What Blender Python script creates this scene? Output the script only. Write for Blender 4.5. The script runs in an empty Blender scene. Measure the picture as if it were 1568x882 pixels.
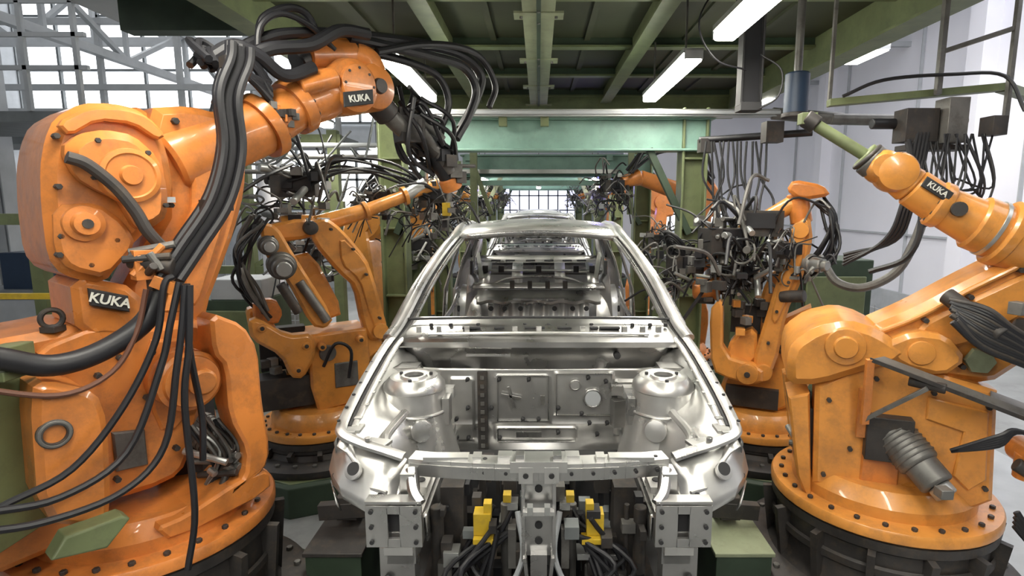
import bpy, math, random
from mathutils import Vector as V, Matrix
random.seed(7)
sc=bpy.context.scene
pi=math.pi
# ---------------------------------------------------------------- materials
def mat(name,col,rough=.5,metal=0.,var=.15,scale=6.,dirt=None,dirt_amt=0.,bump=0.,bscale=40.,coat=0.,spec=.5,rvar=0.,dlo=.5,dhi=.75):
    m=bpy.data.materials.new(name); m.use_nodes=True
    nt=m.node_tree; N=nt.nodes; L=nt.links
    b=N['Principled BSDF']
    tc=N.new('ShaderNodeTexCoord')
    nz=N.new('ShaderNodeTexNoise'); nz.inputs['Scale'].default_value=scale; nz.inputs['Detail'].default_value=5
    L.new(tc.outputs['Object'],nz.inputs['Vector'])
    cr=N.new('ShaderNodeValToRGB')
    e=cr.color_ramp.elements
    e[0].position=.3; e[1].position=.7
    lo=[c*(1-var) for c in col]; hi=[min(1,c*(1+var*.6)) for c in col]
    e[0].color=(*lo,1); e[1].color=(*hi,1)
    L.new(nz.outputs['Fac'],cr.inputs['Fac'])
    out=cr.outputs['Color']
    if dirt:
        n2=N.new('ShaderNodeTexNoise'); n2.inputs['Scale'].default_value=scale*2.3; n2.inputs['Detail'].default_value=9; n2.inputs['Roughness'].default_value=.72
        L.new(tc.outputs['Object'],n2.inputs['Vector'])
        r2=N.new('ShaderNodeValToRGB'); r2.color_ramp.elements[0].position=dlo; r2.color_ramp.elements[1].position=dhi
        r2.color_ramp.elements[1].color=(dirt_amt,)*3+(1,)
        r2.color_ramp.elements[0].color=(0,0,0,1)
        L.new(n2.outputs['Fac'],r2.inputs['Fac'])
        mx=N.new('ShaderNodeMixRGB'); mx.inputs['Color2'].default_value=(*dirt,1)
        L.new(r2.outputs['Color'],mx.inputs['Fac']); L.new(out,mx.inputs['Color1'])
        out=mx.outputs['Color']
    L.new(out,b.inputs['Base Color'])
    b.inputs['Roughness'].default_value=rough; b.inputs['Metallic'].default_value=metal
    if rvar:
        mr=N.new('ShaderNodeMapRange'); mr.inputs['From Min'].default_value=.3; mr.inputs['From Max'].default_value=.7
        mr.inputs['To Min'].default_value=rough-rvar; mr.inputs['To Max'].default_value=rough+rvar
        L.new(nz.outputs['Fac'],mr.inputs['Value']); L.new(mr.outputs['Result'],b.inputs['Roughness'])
    b.inputs['Coat Weight'].default_value=coat
    b.inputs['Specular IOR Level'].default_value=spec
    if bump>0:
        n3=N.new('ShaderNodeTexNoise'); n3.inputs['Scale'].default_value=bscale; n3.inputs['Detail'].default_value=3
        L.new(tc.outputs['Object'],n3.inputs['Vector'])
        bp=N.new('ShaderNodeBump'); bp.inputs['Strength'].default_value=bump; bp.inputs['Distance'].default_value=.01
        L.new(n3.outputs['Fac'],bp.inputs['Height']); L.new(bp.outputs['Normal'],b.inputs['Normal'])
    return m
def emis(name,col,s):
    m=bpy.data.materials.new(name); m.use_nodes=True
    b=m.node_tree.nodes['Principled BSDF']
    b.inputs['Base Color'].default_value=(*col,1)
    b.inputs['Emission Color'].default_value=(*col,1); b.inputs['Emission Strength'].default_value=s
    return m
ORG=mat('paint_orange',(.66,.225,.048),.34,var=.22,scale=3.5,dirt=(.24,.10,.04),dirt_amt=.7,bump=.15,bscale=22,rvar=.08,coat=.3,dlo=.47,dhi=.72)
YEL=mat('paint_yellow_orange',(.72,.30,.06),.34,var=.2,scale=3.5,dirt=(.30,.14,.05),dirt_amt=.65,bump=.12,bscale=22,rvar=.08,coat=.3,dlo=.47,dhi=.72)
BLK=mat('rubber_black',(.014,.014,.017),.45,var=.3)
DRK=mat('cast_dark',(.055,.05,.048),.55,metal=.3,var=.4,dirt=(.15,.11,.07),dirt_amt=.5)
GRY=mat('motor_grey',(.17,.165,.155),.45,metal=.35,var=.35,dirt=(.06,.05,.04),dirt_amt=.7)
STL=mat('bare_sheet_steel',(.50,.495,.485),.31,metal=.93,var=.22,scale=5,bump=.14,bscale=8,rvar=.09)
STB=mat('galvanised_bright',(.63,.625,.61),.34,metal=.84,var=.17,scale=6,bump=.07,bscale=10,rvar=.09)
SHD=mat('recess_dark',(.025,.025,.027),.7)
GRN=mat('paint_olive_green',(.15,.18,.085),.5,var=.2,dirt=(.08,.08,.05),dirt_amt=.5)
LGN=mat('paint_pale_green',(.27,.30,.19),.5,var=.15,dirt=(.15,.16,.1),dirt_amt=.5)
GRD=mat('paint_dark_green',(.04,.065,.04),.55,var=.25)
DCK=mat('deck_panel_dark',(.045,.05,.026),.6,var=.3,scale=2)
TEA=mat('paint_teal',(.22,.37,.31),.5,var=.15,dirt=(.15,.2,.17),dirt_amt=.4)
ALU=mat('aluminium',(.45,.46,.45),.38,metal=.7,var=.15)
WHT=mat('wall_white',(.80,.80,.86),.6,var=.05,scale=.7)
LGY=mat('light_grey_paint',(.42,.44,.46),.5,var=.1)
MGY=mat('mid_grey_paint',(.17,.185,.19),.5,var=.2)
FLR=mat('floor_concrete',(.30,.31,.31),.4,var=.25,scale=1.2,dirt=(.12,.12,.11),dirt_amt=.6)
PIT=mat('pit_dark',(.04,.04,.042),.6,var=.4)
YCL=mat('clamp_yellow',(.62,.42,.03),.45,var=.25,dirt=(.2,.14,.05),dirt_amt=.6)
RED=mat('red_plastic',(.5,.04,.03),.4)
BLU=mat('blue_duct',(.02,.04,.08),.5)
TXT=mat('label_white',(.72,.72,.66),.5)
LMP=emis('lamp_tube_glow',(1,.97,.86),26)
WIN=emis('daylight_glazing',(.95,.97,1),2.6)
WNF=emis('far_daylight_glazing',(.72,.74,1),1.8)
PUR=emis('weld_glow_violet',(.35,.25,1),8)
# ---------------------------------------------------------------- builder
class B:
    def __init__(s): s.v=[]; s.f=[]; s.m=[]; s.mats=[]
    def mi(s,m):
        if m not in s.mats: s.mats.append(m)
        return s.mats.index(m)
    def add(s,vs,fs,m):
        o=len(s.v); s.v+= [tuple(v) for v in vs]; k=s.mi(m)
        for f in fs: s.f.append([i+o for i in f]); s.m.append(k)
    def box(s,c,d,m,rz=0,R=None):
        c=V(c); R=R or Matrix.Rotation(rz,3,'Z')
        vs=[c+R@V((x*d[0]/2,y*d[1]/2,z*d[2]/2)) for x in(-1,1) for y in(-1,1) for z in(-1,1)]
        s.add(vs,[(0,1,3,2),(4,6,7,5),(0,4,5,1),(2,3,7,6),(0,2,6,4),(1,5,7,3)],m)
    def beam(s,p,q,w,h,m,up=(0,0,1)):
        p=V(p);q=V(q);d=(q-p); l=d.length; d.normalize()
        up=V(up)
        if abs(d.dot(up))>.98: up=V((0,1,0))
        x=d.cross(up).normalized(); y=x.cross(d)
        s.box((p+q)/2,(w,l,h),m,R=Matrix((x,d,y)).transposed())
    def ring(s,c,d,r,n,r2=None,up=None):
        d=V(d).normalized(); u=V(up) if up else (V((0,0,1)) if abs(d.z)<.9 else V((1,0,0)))
        x=u.cross(d).normalized(); y=d.cross(x)
        r2=r2 or r
        return [V(c)+x*math.cos(2*pi*i/n)*r+y*math.sin(2*pi*i/n)*r2 for i in range(n)]
    def lathe(s,c,d,prof,m,n=32,cap=True):
        c=V(c); d=V(d).normalized(); vs=[]
        for r,h in prof: vs+=s.ring(c+d*h,d,max(r,.0005),n)
        k=len(prof); fs=[]
        for j in range(k-1):
            for i in range(n): fs.append((j*n+i,j*n+(i+1)%n,(j+1)*n+(i+1)%n,(j+1)*n+i))
        if cap: fs.append(list(range(n))[::-1]); fs.append([(k-1)*n+i for i in range(n)])
        s.add(vs,fs,m)
    def cyl(s,p,q,r,m,r2=None,n=24,ch=None):
        p=V(p);q=V(q);l=(q-p).length; r2=r if r2 is None else r2
        ch=min(r,r2,l)*.12 if ch is None else ch
        s.lathe(p,q-p,[(r-ch,0),(r,ch),(r2,l-ch),(r2-ch,l)],m,n)
    def sph(s,c,r,m,n=20,sz=1):
        s.lathe(c,(0,0,1),[(r*math.sin(pi*i/12),-r*sz*math.cos(pi*i/12)) for i in range(13)],m,n,False)
    def tor(s,c,d,R,r,m,n=28,k=8,ratio=1):
        c=V(c); d=V(d).normalized()
        pts=s.ring(c,d,R,n,R*ratio); s.tube(pts+[pts[0]],r,m,k,raw=True)
    def tube(s,pts,r,m,n=8,raw=False,sub=6,rb=None):
        P=[V(p) for p in pts]
        if not raw and len(P)>2:
            Q=[P[0]*2-P[1]]+P+[P[-1]*2-P[-2]]; out=[]
            for i in range(1,len(Q)-2):
                a,b_,c,d=Q[i-1:i+3]
                for k in range(sub):
                    t=k/sub
                    out.append(.5*((2*b_)+(c-a)*t+(2*a-5*b_+4*c-d)*t*t+(3*b_-a-3*c+d)*t**3))
            out.append(P[-1]); P=out
        vs=[];up=None
        for i,p in enumerate(P):
            d=(P[min(i+1,len(P)-1)]-P[max(i-1,0)])
            if d.length<1e-6: d=V((0,0,1))
            d.normalize()
            if up is None:
                up=V((0,0,1)) if abs(d.z)<.9 else V((1,0,0))
            x=up.cross(d)
            if x.length<1e-4: x=V((0,1,0)).cross(d)
            x.normalize(); y=d.cross(x); up=y
            rr=r if not isinstance(r,(list,tuple)) else r[0]+(r[1]-r[0])*i/(len(P)-1)
            r2=rb or rr
            vs+=[p+x*math.cos(2*pi*j/n)*rr+y*math.sin(2*pi*j/n)*r2 for j in range(n)]
        k=len(P); fs=[(j*n+i,j*n+(i+1)%n,(j+1)*n+(i+1)%n,(j+1)*n+i) for j in range(k-1) for i in range(n)]
        fs+=[list(range(n))[::-1],[(k-1)*n+i for i in range(n)]]
        s.add(vs,fs,m)
    def sheet(s,rows,m):
        n=len(rows[0]); vs=[p for r in rows for p in r]
        s.add(vs,[(j*n+i,j*n+i+1,(j+1)*n+i+1,(j+1)*n+i) for j in range(len(rows)-1) for i in range(n-1)],m)
    def cast(s,F,pts,d0,d1,m,ch=.015,smooth=1,back=True):
        """extruded casting with chamfered faces. F=(P0,u,n)"""
        P0,u,n=F
        p=[tuple(q) for q in pts]
        for _ in range(smooth):
            q=[]
            for i in range(len(p)):
                a=p[i];b_=p[(i+1)%len(p)]
                q+=[(a[0]*.8+b_[0]*.2,a[1]*.8+b_[1]*.2),(a[0]*.2+b_[0]*.8,a[1]*.2+b_[1]*.8)]
            p=q
        k=len(p); A=sum(p[i][0]*p[(i+1)%k][1]-p[(i+1)%k][0]*p[i][1] for i in range(k))
        sg=1 if A>0 else -1
        ins=[]
        for i in range(k):
            a=V(p[i-1]);b_=V(p[i]);c=V(p[(i+1)%k])
            e1=(b_-a);e2=(c-b_)
            e1=e1.normalized() if e1.length>1e-7 else V((1,0)); e2=e2.normalized() if e2.length>1e-7 else e1
            n1=V((-e1.y,e1.x))*sg; n2=V((-e2.y,e2.x))*sg
            mm=n1+n2
            if mm.length<1e-4: mm=n1
            mm=mm/ max(.5,mm.dot(n1)) if mm.dot(n1)>0 else n1
            ins.append(b_+mm*ch)
        lv=[(ins,d0),(p,d0+ch),(p,d1-ch),(ins,d1)]
        vs=[]
        for pp,d in lv:
            for q in pp: vs.append(P0+u*q[0]+V((0,0,q[1]))+n*d)
        fs=[(j*k+i,j*k+(i+1)%k,(j+1)*k+(i+1)%k,(j+1)*k+i) for j in range(len(lv)-1) for i in range(k)]
        fs+=[list(range(k))[::-1],[(len(lv)-1)*k+i for i in range(k)]]
        s.add(vs,fs,m)
    def done(s,name,parent=None,bevel=0,solid=0,ang=35):
        me=bpy.data.meshes.new(name); me.from_pydata(s.v,[],s.f)
        for m in s.mats: me.materials.append(m)
        me.polygons.foreach_set('material_index',s.m)
        me.polygons.foreach_set('use_smooth',[True]*len(s.f))
        me.update(); me.set_sharp_from_angle(angle=math.radians(ang))
        o=bpy.data.objects.new(name,me); sc.collection.objects.link(o)
        if solid:
            q=o.modifiers.new('s','SOLIDIFY'); q.thickness=solid; q.offset=0
        if bevel:
            q=o.modifiers.new('b','BEVEL'); q.width=bevel; q.segments=2; q.limit_method='ANGLE'; q.angle_limit=math.radians(40); q.harden_normals=False
        if parent: o.parent=parent
        return o
def grp(name):
    e=bpy.data.objects.new(name,None); e.empty_display_size=.1; sc.collection.objects.link(e); return e
def rv(a): return V((random.uniform(-a,a),random.uniform(-a,a),random.uniform(-a,a)))
def bundle(b,p,q,n,sag,r,j=.05,m=BLK):
    p=V(p);q=V(q)
    for i in range(n):
        a=p+rv(j);c=q+rv(j)
        m1=a.lerp(c,.3)+V((0,0,-sag*random.uniform(.6,1.3)))+rv(j*2); m2=a.lerp(c,.7)+V((0,0,-sag*random.uniform(.6,1.3)))+rv(j*2)
        b.tube([a,m1,m2,c],r*random.uniform(.7,1.2),m,7)
def motor(b,p,q,r,m=GRY):
    p=V(p);q=V(q);d=q-p
    b.cyl(p,p+d*.55,r,m); b.cyl(p+d*.5,p+d*.85,r*.82,m); b.cyl(p+d*.85,q,r*.55,ALU,n=16)
    for k in range(6):
        b.lathe(p+d*(.08+.07*k),d,[(r*1.06,0),(r*1.06,.008)],m,24)
def bolts(b,c,d,R,n,r=.009,h=.012,m=DRK):
    c=V(c);d=V(d).normalized()
    for p in b.ring(c,d,R,n): b.cyl(p,p+d*h,r,m,n=6)
def text(body,size,loc,u,n,parent,name,tilt=0):
    cu=bpy.data.curves.new(name,'FONT'); cu.body=body; cu.size=size; cu.align_x='CENTER'; cu.align_y='CENTER'; cu.extrude=.002; cu.offset=size*.02
    cu.materials.append(TXT)
    o=bpy.data.objects.new(name,cu); sc.collection.objects.link(o)
    u=V(u);n=V(n); z=V((0,0,1))
    u2=u*math.cos(tilt)+z*math.sin(tilt); z2=n.cross(u2)
    M=Matrix((u2,z2,n)).transposed().to_4x4(); M.translation=V(loc); o.matrix_world=M; o.parent=parent
def C(s): return [tuple(int(t)/100 for t in q.split(',')) for q in s.split()]
# ---------------------------------------------------------------- camera
cam=bpy.data.cameras.new('camera'); co=bpy.data.objects.new('camera',cam); sc.collection.objects.link(co)
co.location=(0,0,2); co.rotation_euler=(math.radians(90-8.4),0,0)
cam.sensor_width=36; cam.lens=1050/1920*36; cam.shift_x=-50/1920; cam.clip_start=.05; cam.clip_end=200
sc.camera=co
# ---------------------------------------------------------------- pedestal / base
def pedestal(par,x,y,zr,R,c1,deg=0):
    b=B(); c=(x,y,0)
    b.lathe(c,(0,0,1),[(R*.99,zr-.05),(R*1.0,zr-.045),(R,zr-.012),(R*.985,zr)],c1,64)
    b.lathe(c,(0,0,1),[(R*.80,zr-.01),(R*.80,zr+.05),(R*.74,zr+.09),(R*.70,zr+.11)],c1,48)
    bolts(b,(x,y,zr),(0,0,1),R*.9,26,.012,.014)
    b.done('turntable',par)
    b=B()
    b.lathe(c,(0,0,1),[(R*1.25,.22),(R*1.27,.235),(R*1.27,.275),(R*1.22,.29),(R*1.0,.30),(R*.94,.34),(R*.93,zr-.12),(R*.985,zr-.10),(R*.985,zr-.06),(R*.9,zr-.05)],DRK,64)
    for k in range(14):
        a=2*pi*k/14+.1
        b.beam((x+R*.9*math.cos(a),y+R*.9*math.sin(a),.30),(x+R*.97*math.cos(a),y+R*.97*math.sin(a),zr-.1),.03,.10,DRK,up=(math.cos(a),math.sin(a),0))
    bolts(b,(x,y,.288),(0,0,1),R*1.15,24,.016,.02,GRY)
    b.lathe(c,(0,0,1),[(R*.955,(zr+.2)/2),(R*.975,(zr+.2)/2+.01),(R*.975,(zr+.2)/2+.04),(R*.955,(zr+.2)/2+.05)],DRK,64,False)
    b.done('pedestal',par)
    b=B()
    b.lathe(c,(0,0,1),[(R*1.45,0),(R*1.45,.20),(R*1.4,.22)],GRD,8)
    b.lathe(c,(0,0,1),[(R*1.36,.215),(R*1.36,.225)],GRN,8)
    b.done('base_plate',par,bevel=.01)
# ---------------------------------------------------------------- ROBOT 1 (near left)
def robot1():
    R=grp('industrial_robot')
    P0=V((-1.6,2.1,0)); u=V((.6,.8,0)); n=V((.8,-.6,0)); F=(P0,u,n)
    def P(s,z,d): return P0+u*s+n*d+V((0,0,z))
    pedestal(R,-1.64,2.2,.74,.48,ORG)
    b=B()
    b.cast(F,C("-42,157 -26,158 -17,159 0,156 28,154 29,134 22,118 18,104 12,92 -1,90 -32,94 -31,135 -43,140"),-.26,.12,ORG,.03)
    b.cast(F,C("-60,156 -25,157 -17,155 -17,120 -20,80 -50,78 -60,80"),-.30,.10,ORG,.03)
    b.cast(F,C("-34,145 -30,147 -18,140 -16,129 -18,97 -22,94 -36,103"),.05,.35,ORG,.02)
    b.cast(F,C("20,160 32,153 37,142 37,121 39,98 36,90 26,86 20,86 28,90 30,101 24,117 24,138 20,144"),.16,.30,ORG,.012)
    b.cast(F,C("18,160 32,153 37,142 37,121 39,98 36,86 20,84 28,90 30,101 24,117 24,138 16,146"),-.30,-.18,ORG,.012)
    b.cast(F,C("24,140 36,140 36,128 26,122"),-.2,.2,ORG,.01)
    b.cast(F,C("-5,84 5,84 26,90 38,90 38,80 0,76"),-.2,.3,ORG,.01)
    for d in (.12,.2):
        b.lathe(P(.13,1.34,d),n,[(.115,0),(.115,.05),(.10,.06),(.095,.075)],ORG,40)
    b.lathe(P(.15,1.34,.2),n,[(.05,0),(.05,.11),(.04,.12)],ORG,32)
    bolts(b,P(.13,1.34,.26),n,.08,10)
    b.lathe(P(-.30,1.30,.34),n,[(.045,0),(.045,.02),(.03,.022),(.028,.005)],DRK,28)
    b.tor(P(-.30,1.30,.355),n,.038,.008,GRY)
    b.cast(F,C("-10,118 0,116 0,102 -10,103"),.11,.14,GRY,.005,0)
    b.cast(F,C("-2,156 -14,150 -26,147 -28,153 -12,158"),.1,.16,ORG,.01)
    b.cast(F,C("2,150 18,148 20,128 12,112 4,114"),.11,.135,ORG,.01)
    for s_,z_ in((-.05,1.45),(.05,1.45),(.15,1.2),(.1,1.05),(-.1,1.0),(.02,1.28),(-.12,1.4)):
        b.cyl(P(s_,z_,.11),P(s_,z_,.145),.012,DRK,n=6)
    b.tor(P(-.22,1.62,.1),n,.03,.009,DRK); b.box(P(-.22,1.585,.1),(.05,.05,.02),DRK)
    b.done('rotating_column',R,bevel=.006)
    b=B()
    motor(b,P(.20,1.10,.05),P(.30,.95,.22),.065)
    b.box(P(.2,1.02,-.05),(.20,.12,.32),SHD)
    for k in range(16):
        b.tube([P(.14+.012*k,1.14+rv(.03).x,.16),P(.2+.01*k,1.0+rv(.03).x,.22+rv(.03).x),P(.22+rv(.05).x,.88,.18)],.007,[BLK,GRY,ALU,DRK][k%4],6)
    for k in range(10): b.cyl(P(.2,.97,.16)+rv(.08),P(.24,.93,.2)+rv(.08),.014,[GRY,ALU,DRK][k%3],n=10)
    b.done('axis_motor',R)
    b=B()
    b.cast(F,C("13,236 29,239 42,237 50,224 48,206 42,188 35,172 29,159 26,142 3,147 -1,168 8,184 17,199"),-.12,.08,ORG,.03)
    b.cast(F,C("24,226 36,226 42,216 38,196 30,176 24,160 18,160 20,186 26,204"),.05,.11,ORG,.012)
    b.cast(F,C("-17,177 3,170 4,151 -17,155"),-.15,.16,ORG,.02)
    b.cast(F,C("16,175 24,178 34,200 33,204 24,200"),.09,.14,ORG,.01)
    for s_,z_ in((.1,2.28),(.22,2.32),(.34,2.3),(.30,1.8),(.16,1.6)):
        b.cyl(P(s_,z_,.07),P(s_,z_,.10),.014,DRK,n=6)
    b.done('link_arm',R,bevel=.006)
    # head
    b=B()
    b.cast(F,C("-19,221 -16,228 -8,234 1,235 8,234 13,229 16,220 17,206 13,196 8,192 1,185 -8,172 -19,177 -22,183 -22,199 -21,212"),-.20,.18,ORG,.035)
    b.cast(F,C("-17,218 -12,223 -5,225 3,224 10,217 12,206 11,196 6,192 1,192 -1,197 -3,202 -9,205 -14,209"),.16,.26,ORG,.03)
    b.cast(F,C("-20,200 -8,201 -1,194 2,186 -8,175 -18,179 -21,185"),.16,.205,ORG,.015)
    b.cast(F,C("-17,226 -8,232 2,233 9,231 14,225 11,223 4,228 -6,228 -14,222"),.17,.215,ORG,.008)
    b.lathe(P(-.13,1.94,.19),n,[(.062,0),(.058,.03),(.04,.035),(.036,.06),(.015,.062)],ORG,32)
    b.lathe(P(-.13,1.94,.245),n,[(.016,0),(.016,.012)],DRK,12)
    b.lathe(P(.0,2.1,.24),n,[(.095,0),(.09,.03),(.075,.035),(.07,.03),(.035,.03),(.03,.045)],ORG,40)
    b.lathe(P(.09,2.18,-.1),u+V((0,0,.35)),[(.17,0),(.17,.12),(.15,.14),(.15,.2),(.13,.22)],ORG,40)
    for s_,z_ in C("-17,222 -19,190 -12,180 -4,188 14,200 -18,206 -20,184"):
        b.cyl(P(s_,z_,.17),P(s_,z_,.205),.010,DRK,n=6)
    for s_,z_ in C("-8,221 6,218 10,200 -10,209"): b.cyl(P(s_,z_,.25),P(s_,z_,.268),.009,DRK,n=6)
    b.box(P(.12,2.02,.2),(.05,.05,.02),LGY,rz=math.atan2(.8,.6)); b.box(P(.27,1.96,.12),(.05,.03,.03),LGY,rz=math.atan2(.8,.6))
    b.done('elbow_housing',R,bevel=.006)
    # forearm
    b=B()
    p=[P(.20,2.16,0),P(.46,2.27,0),P(.60,2.345,0),P(.76,2.45,0),P(.92,2.53,0),P(1.10,2.59,0)]
    b.cyl(p[0],p[2],.135,ORG,.12); b.cyl(p[2],p[3],.105,ORG)
    ax=(p[3]-p[2])
    b.lathe(p[2],ax,[(.14,-.02),(.145,0),(.145,.03),(.12,.04)],ORG,40); bolts(b,p[2]+ax.normalized()*.03,ax,.125,12)
    b.lathe(p[3],ax,[(.125,-.02),(.13,0),(.13,.035),(.11,.045)],ORG,40); bolts(b,p[3]+ax.normalized()*.035,ax,.115,12)
    b.cyl(p[3],p[4],.10,ORG,.115)
    b.sph(p[4]+V((0,0,.01)),.12,ORG)
    b.lathe(P(1.03,2.58,-.13),n,[(.09,0),(.125,.03),(.135,.06),(.135,.20),(.125,.24),(.08,.26)],ORG,40)
    b.lathe(P(1.03,2.58,.12),n,[(.10,0),(.095,.02),(.06,.025)],ORG,40); bolts(b,P(1.03,2.58,.135),n,.08,8,.007)
    b.lathe(P(1.17,2.60,-.11),n,[(.07,0),(.115,.03),(.12,.05),(.12,.17),(.11,.20),(.06,.22)],ORG,40)
    b.lathe(P(1.17,2.60,.11),n,[(.04,0),(.035,.02)],DRK,20)
    b.cyl(P(.84,2.70,-.02),P(1.10,2.755,-.02),.075,ORG,.085)
    b.cyl(P(.80,2.66,-.02),P(.88,2.71,-.02),.06,BLK)
    b.cyl(P(.74,2.53,.08),P(.92,2.60,.10),.05,ORG)
    b.tube([P(1.10,2.755,0),P(1.17,2.73,.02),P(1.2,2.66,.03)],.07,ORG,14)
    for k in range(8): b.box(P(.66,2.40,.1)+rv(.05),(.03,.03,.03),[DRK,GRY,ORG][k%3],rz=k)
    b.done('forearm',R,bevel=.004)
    b=B(); b.cast(F,C("93,246 110,250 110,257 93,253"),.142,.15,SHD,.003,0); b.done('name_plate',R)
    text('KUKA',.045,P(1.015,2.513,.152),u,n,R,'label',.22)
    b=B(); b.cast(F,C("-13,172 -2,168 -2,162 -13,166"),.16,.185,SHD,.004,0); b.done('side_plate',R)
    text('KUKA',.046,P(-.075,1.67,.187),u,n,R,'label_side',-.34)
    # wrist tool
    b=B()
    b.cyl(P(1.22,2.55,0),P(1.31,2.48,0),.07,DRK); b.cyl(P(1.30,2.49,0),P(1.42,2.41,0),.05,GRY)
    b.box(P(1.45,2.42,0),(.14,.12,.14),DRK,rz=.6)
    b.cyl(P(1.42,2.50,0),P(1.62,2.30,.03),.045,DRK); b.cyl(P(1.50,2.42,.04),P(1.72,2.2,.05),.03,GRY)
    b.cyl(P(1.60,2.33,0),P(1.76,2.15,0),.055,BLK); b.cyl(P(1.74,2.17,0),P(1.78,2.10,0),.065,ORG)
    b.cyl(P(1.55,2.55,-.1),P(1.70,2.38,0),.035,GRY); b.cyl(P(1.78,2.24,0),P(1.98,2.25,0),.012,DRK)
    for k in range(20):
        a=P(1.35+random.random()*.2,2.5+random.random()*.15,random.uniform(-.1,.1)); c=P(1.55+random.random()*.25,2.15+random.random()*.2,random.uniform(-.1,.1))
        b.tube([a,a.lerp(c,.5)+rv(.13),c],.013,BLK,7)
    for k in range(12):
        q=P(1.4+.035*k,2.5-.03*k,random.uniform(-.1,.1)); b.box(q,(.07,.06,.07),random.choice([DRK,GRY,BLK]),rz=random.random())
    b.done('wrist_tool',R,bevel=.003)
    # hoses
    b=B()
    h0=C("36,258 35,252 30,239 30,220 24,201 13,185 5,174 -2,161 -15,153 -28,151 -40,156 -52,161")
    b.tube([P(s_,z_,.33) for s_,z_ in h0],.034,BLK,14)
    for o in((.0,.03,.27),(.035,.0,.36),(-.03,.01,.36),(.03,.02,.30)):
        b.tube([P(s_+o[0],z_+o[1],o[2]) for s_,z_ in h0[:7]],.016,BLK,8)
    for hs,dd in (("5,176 2,173 -2,155 -13,135 -28,119 -45,114 -60,108",.4),("6,174 2,160 -2,146 -14,120 -32,112 -50,115",.42),("7,173 5,160 2,145 -4,119 -17,108 -37,107 -55,112",.44),("8,173 6,152 3,132 3,93 -1,72",.45),("9,173 8,150 10,125 9,108",.40)):
        b.tube([P(s_,z_,dd) for s_,z_ in C(hs)],.0115,BLK,8)
    b.tube([P(s_,z_,.36) for s_,z_ in C("-48,150 -28,142 -14,146 -6,158 -2,172")],.009,mat('cable_brown',(.12,.05,.03)),8)
    for hs,dd,r in (("62,262 62,270 64,281 76,289 86,288 92,276",0,.018),("58,262 60,276 70,284 84,282 96,274",.05,.014),("110,284 119,286 151,290 187,291 205,282 199,265 186,247",0,.03),("105,282 130,283 160,284 185,283 196,272 190,256 178,240",.04,.026),("118,280 150,280 172,276 180,262 172,245 165,235",-.04,.022),("120,278 150,288 180,293 200,290 212,276 206,262",.06,.02),
                  ("36,258 45,264 55,262 66,256 80,262",.12,.028),("38,240 46,256 60,266 80,272 96,282 112,284",.1,.03),("40,235 50,262 66,274 84,280 108,285",.0,.026)):
        b.tube([P(s_,z_,dd) for s_,z_ in C(hs)],r,BLK,10)
    for k in range(10):
        b.tube([P(.30+rv(.05).x,2.52,.15+.02*k),P(.34+rv(.06).x,2.60+rv(.04).x,.1),P(.5,2.56+rv(.05).x,.12),P(.6,2.48+rv(.05).x,.1)],.014,BLK,7)
    for z_,s_ in((2.52,.35),(2.0,.24),(1.73,.05)):
        b.box(P(s_,z_,.33),(.10,.05,.04),DRK,rz=math.atan2(.8,.6))
    b.tube([P(s_,z_,.275) for s_,z_ in C("-17,215 -12,213 -5,206 0,198 3,191 8,184")],.020,DRK,10)
    b.done('hose_package',R)
    b=B()
    b.box(P(.02,1.80,.32),(.12,.06,.10),ORG,rz=.9); b.cyl(P(-.04,1.82,.3),P(.06,1.79,.38),.03,DRK)
    b.cyl(P(.02,1.78,.2),P(.04,1.78,.34),.02,ORG); b.beam(P(.0,1.75,.36),P(.10,1.69,.40),.06,.04,ORG); b.beam(P(.05,1.72,.38),P(.03,1.64,.4),.05,.04,ORG)
    for k in range(7): b.cyl(P(0,1.8,.33)+rv(.05),P(0.03,1.82,.36)+rv(.05),.013,[DRK,GRY,ORG][k%3],n=10)
    b.done('hose_clamp',R,bevel=.003)
    b=B()
    b.cast(F,C("-32,99 -17,99 -15,97 -22,90 -36,93"),.34,.42,GRN,.005,0)
    b.box(P(-.42,1.25,.2),(.07,.3,.62),GRN); b.box(P(-.42,1.5,.2),(.25,.12,.03),GRN)
    b.done('green_bracket',R,bevel=.004)
robot1()
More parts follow.
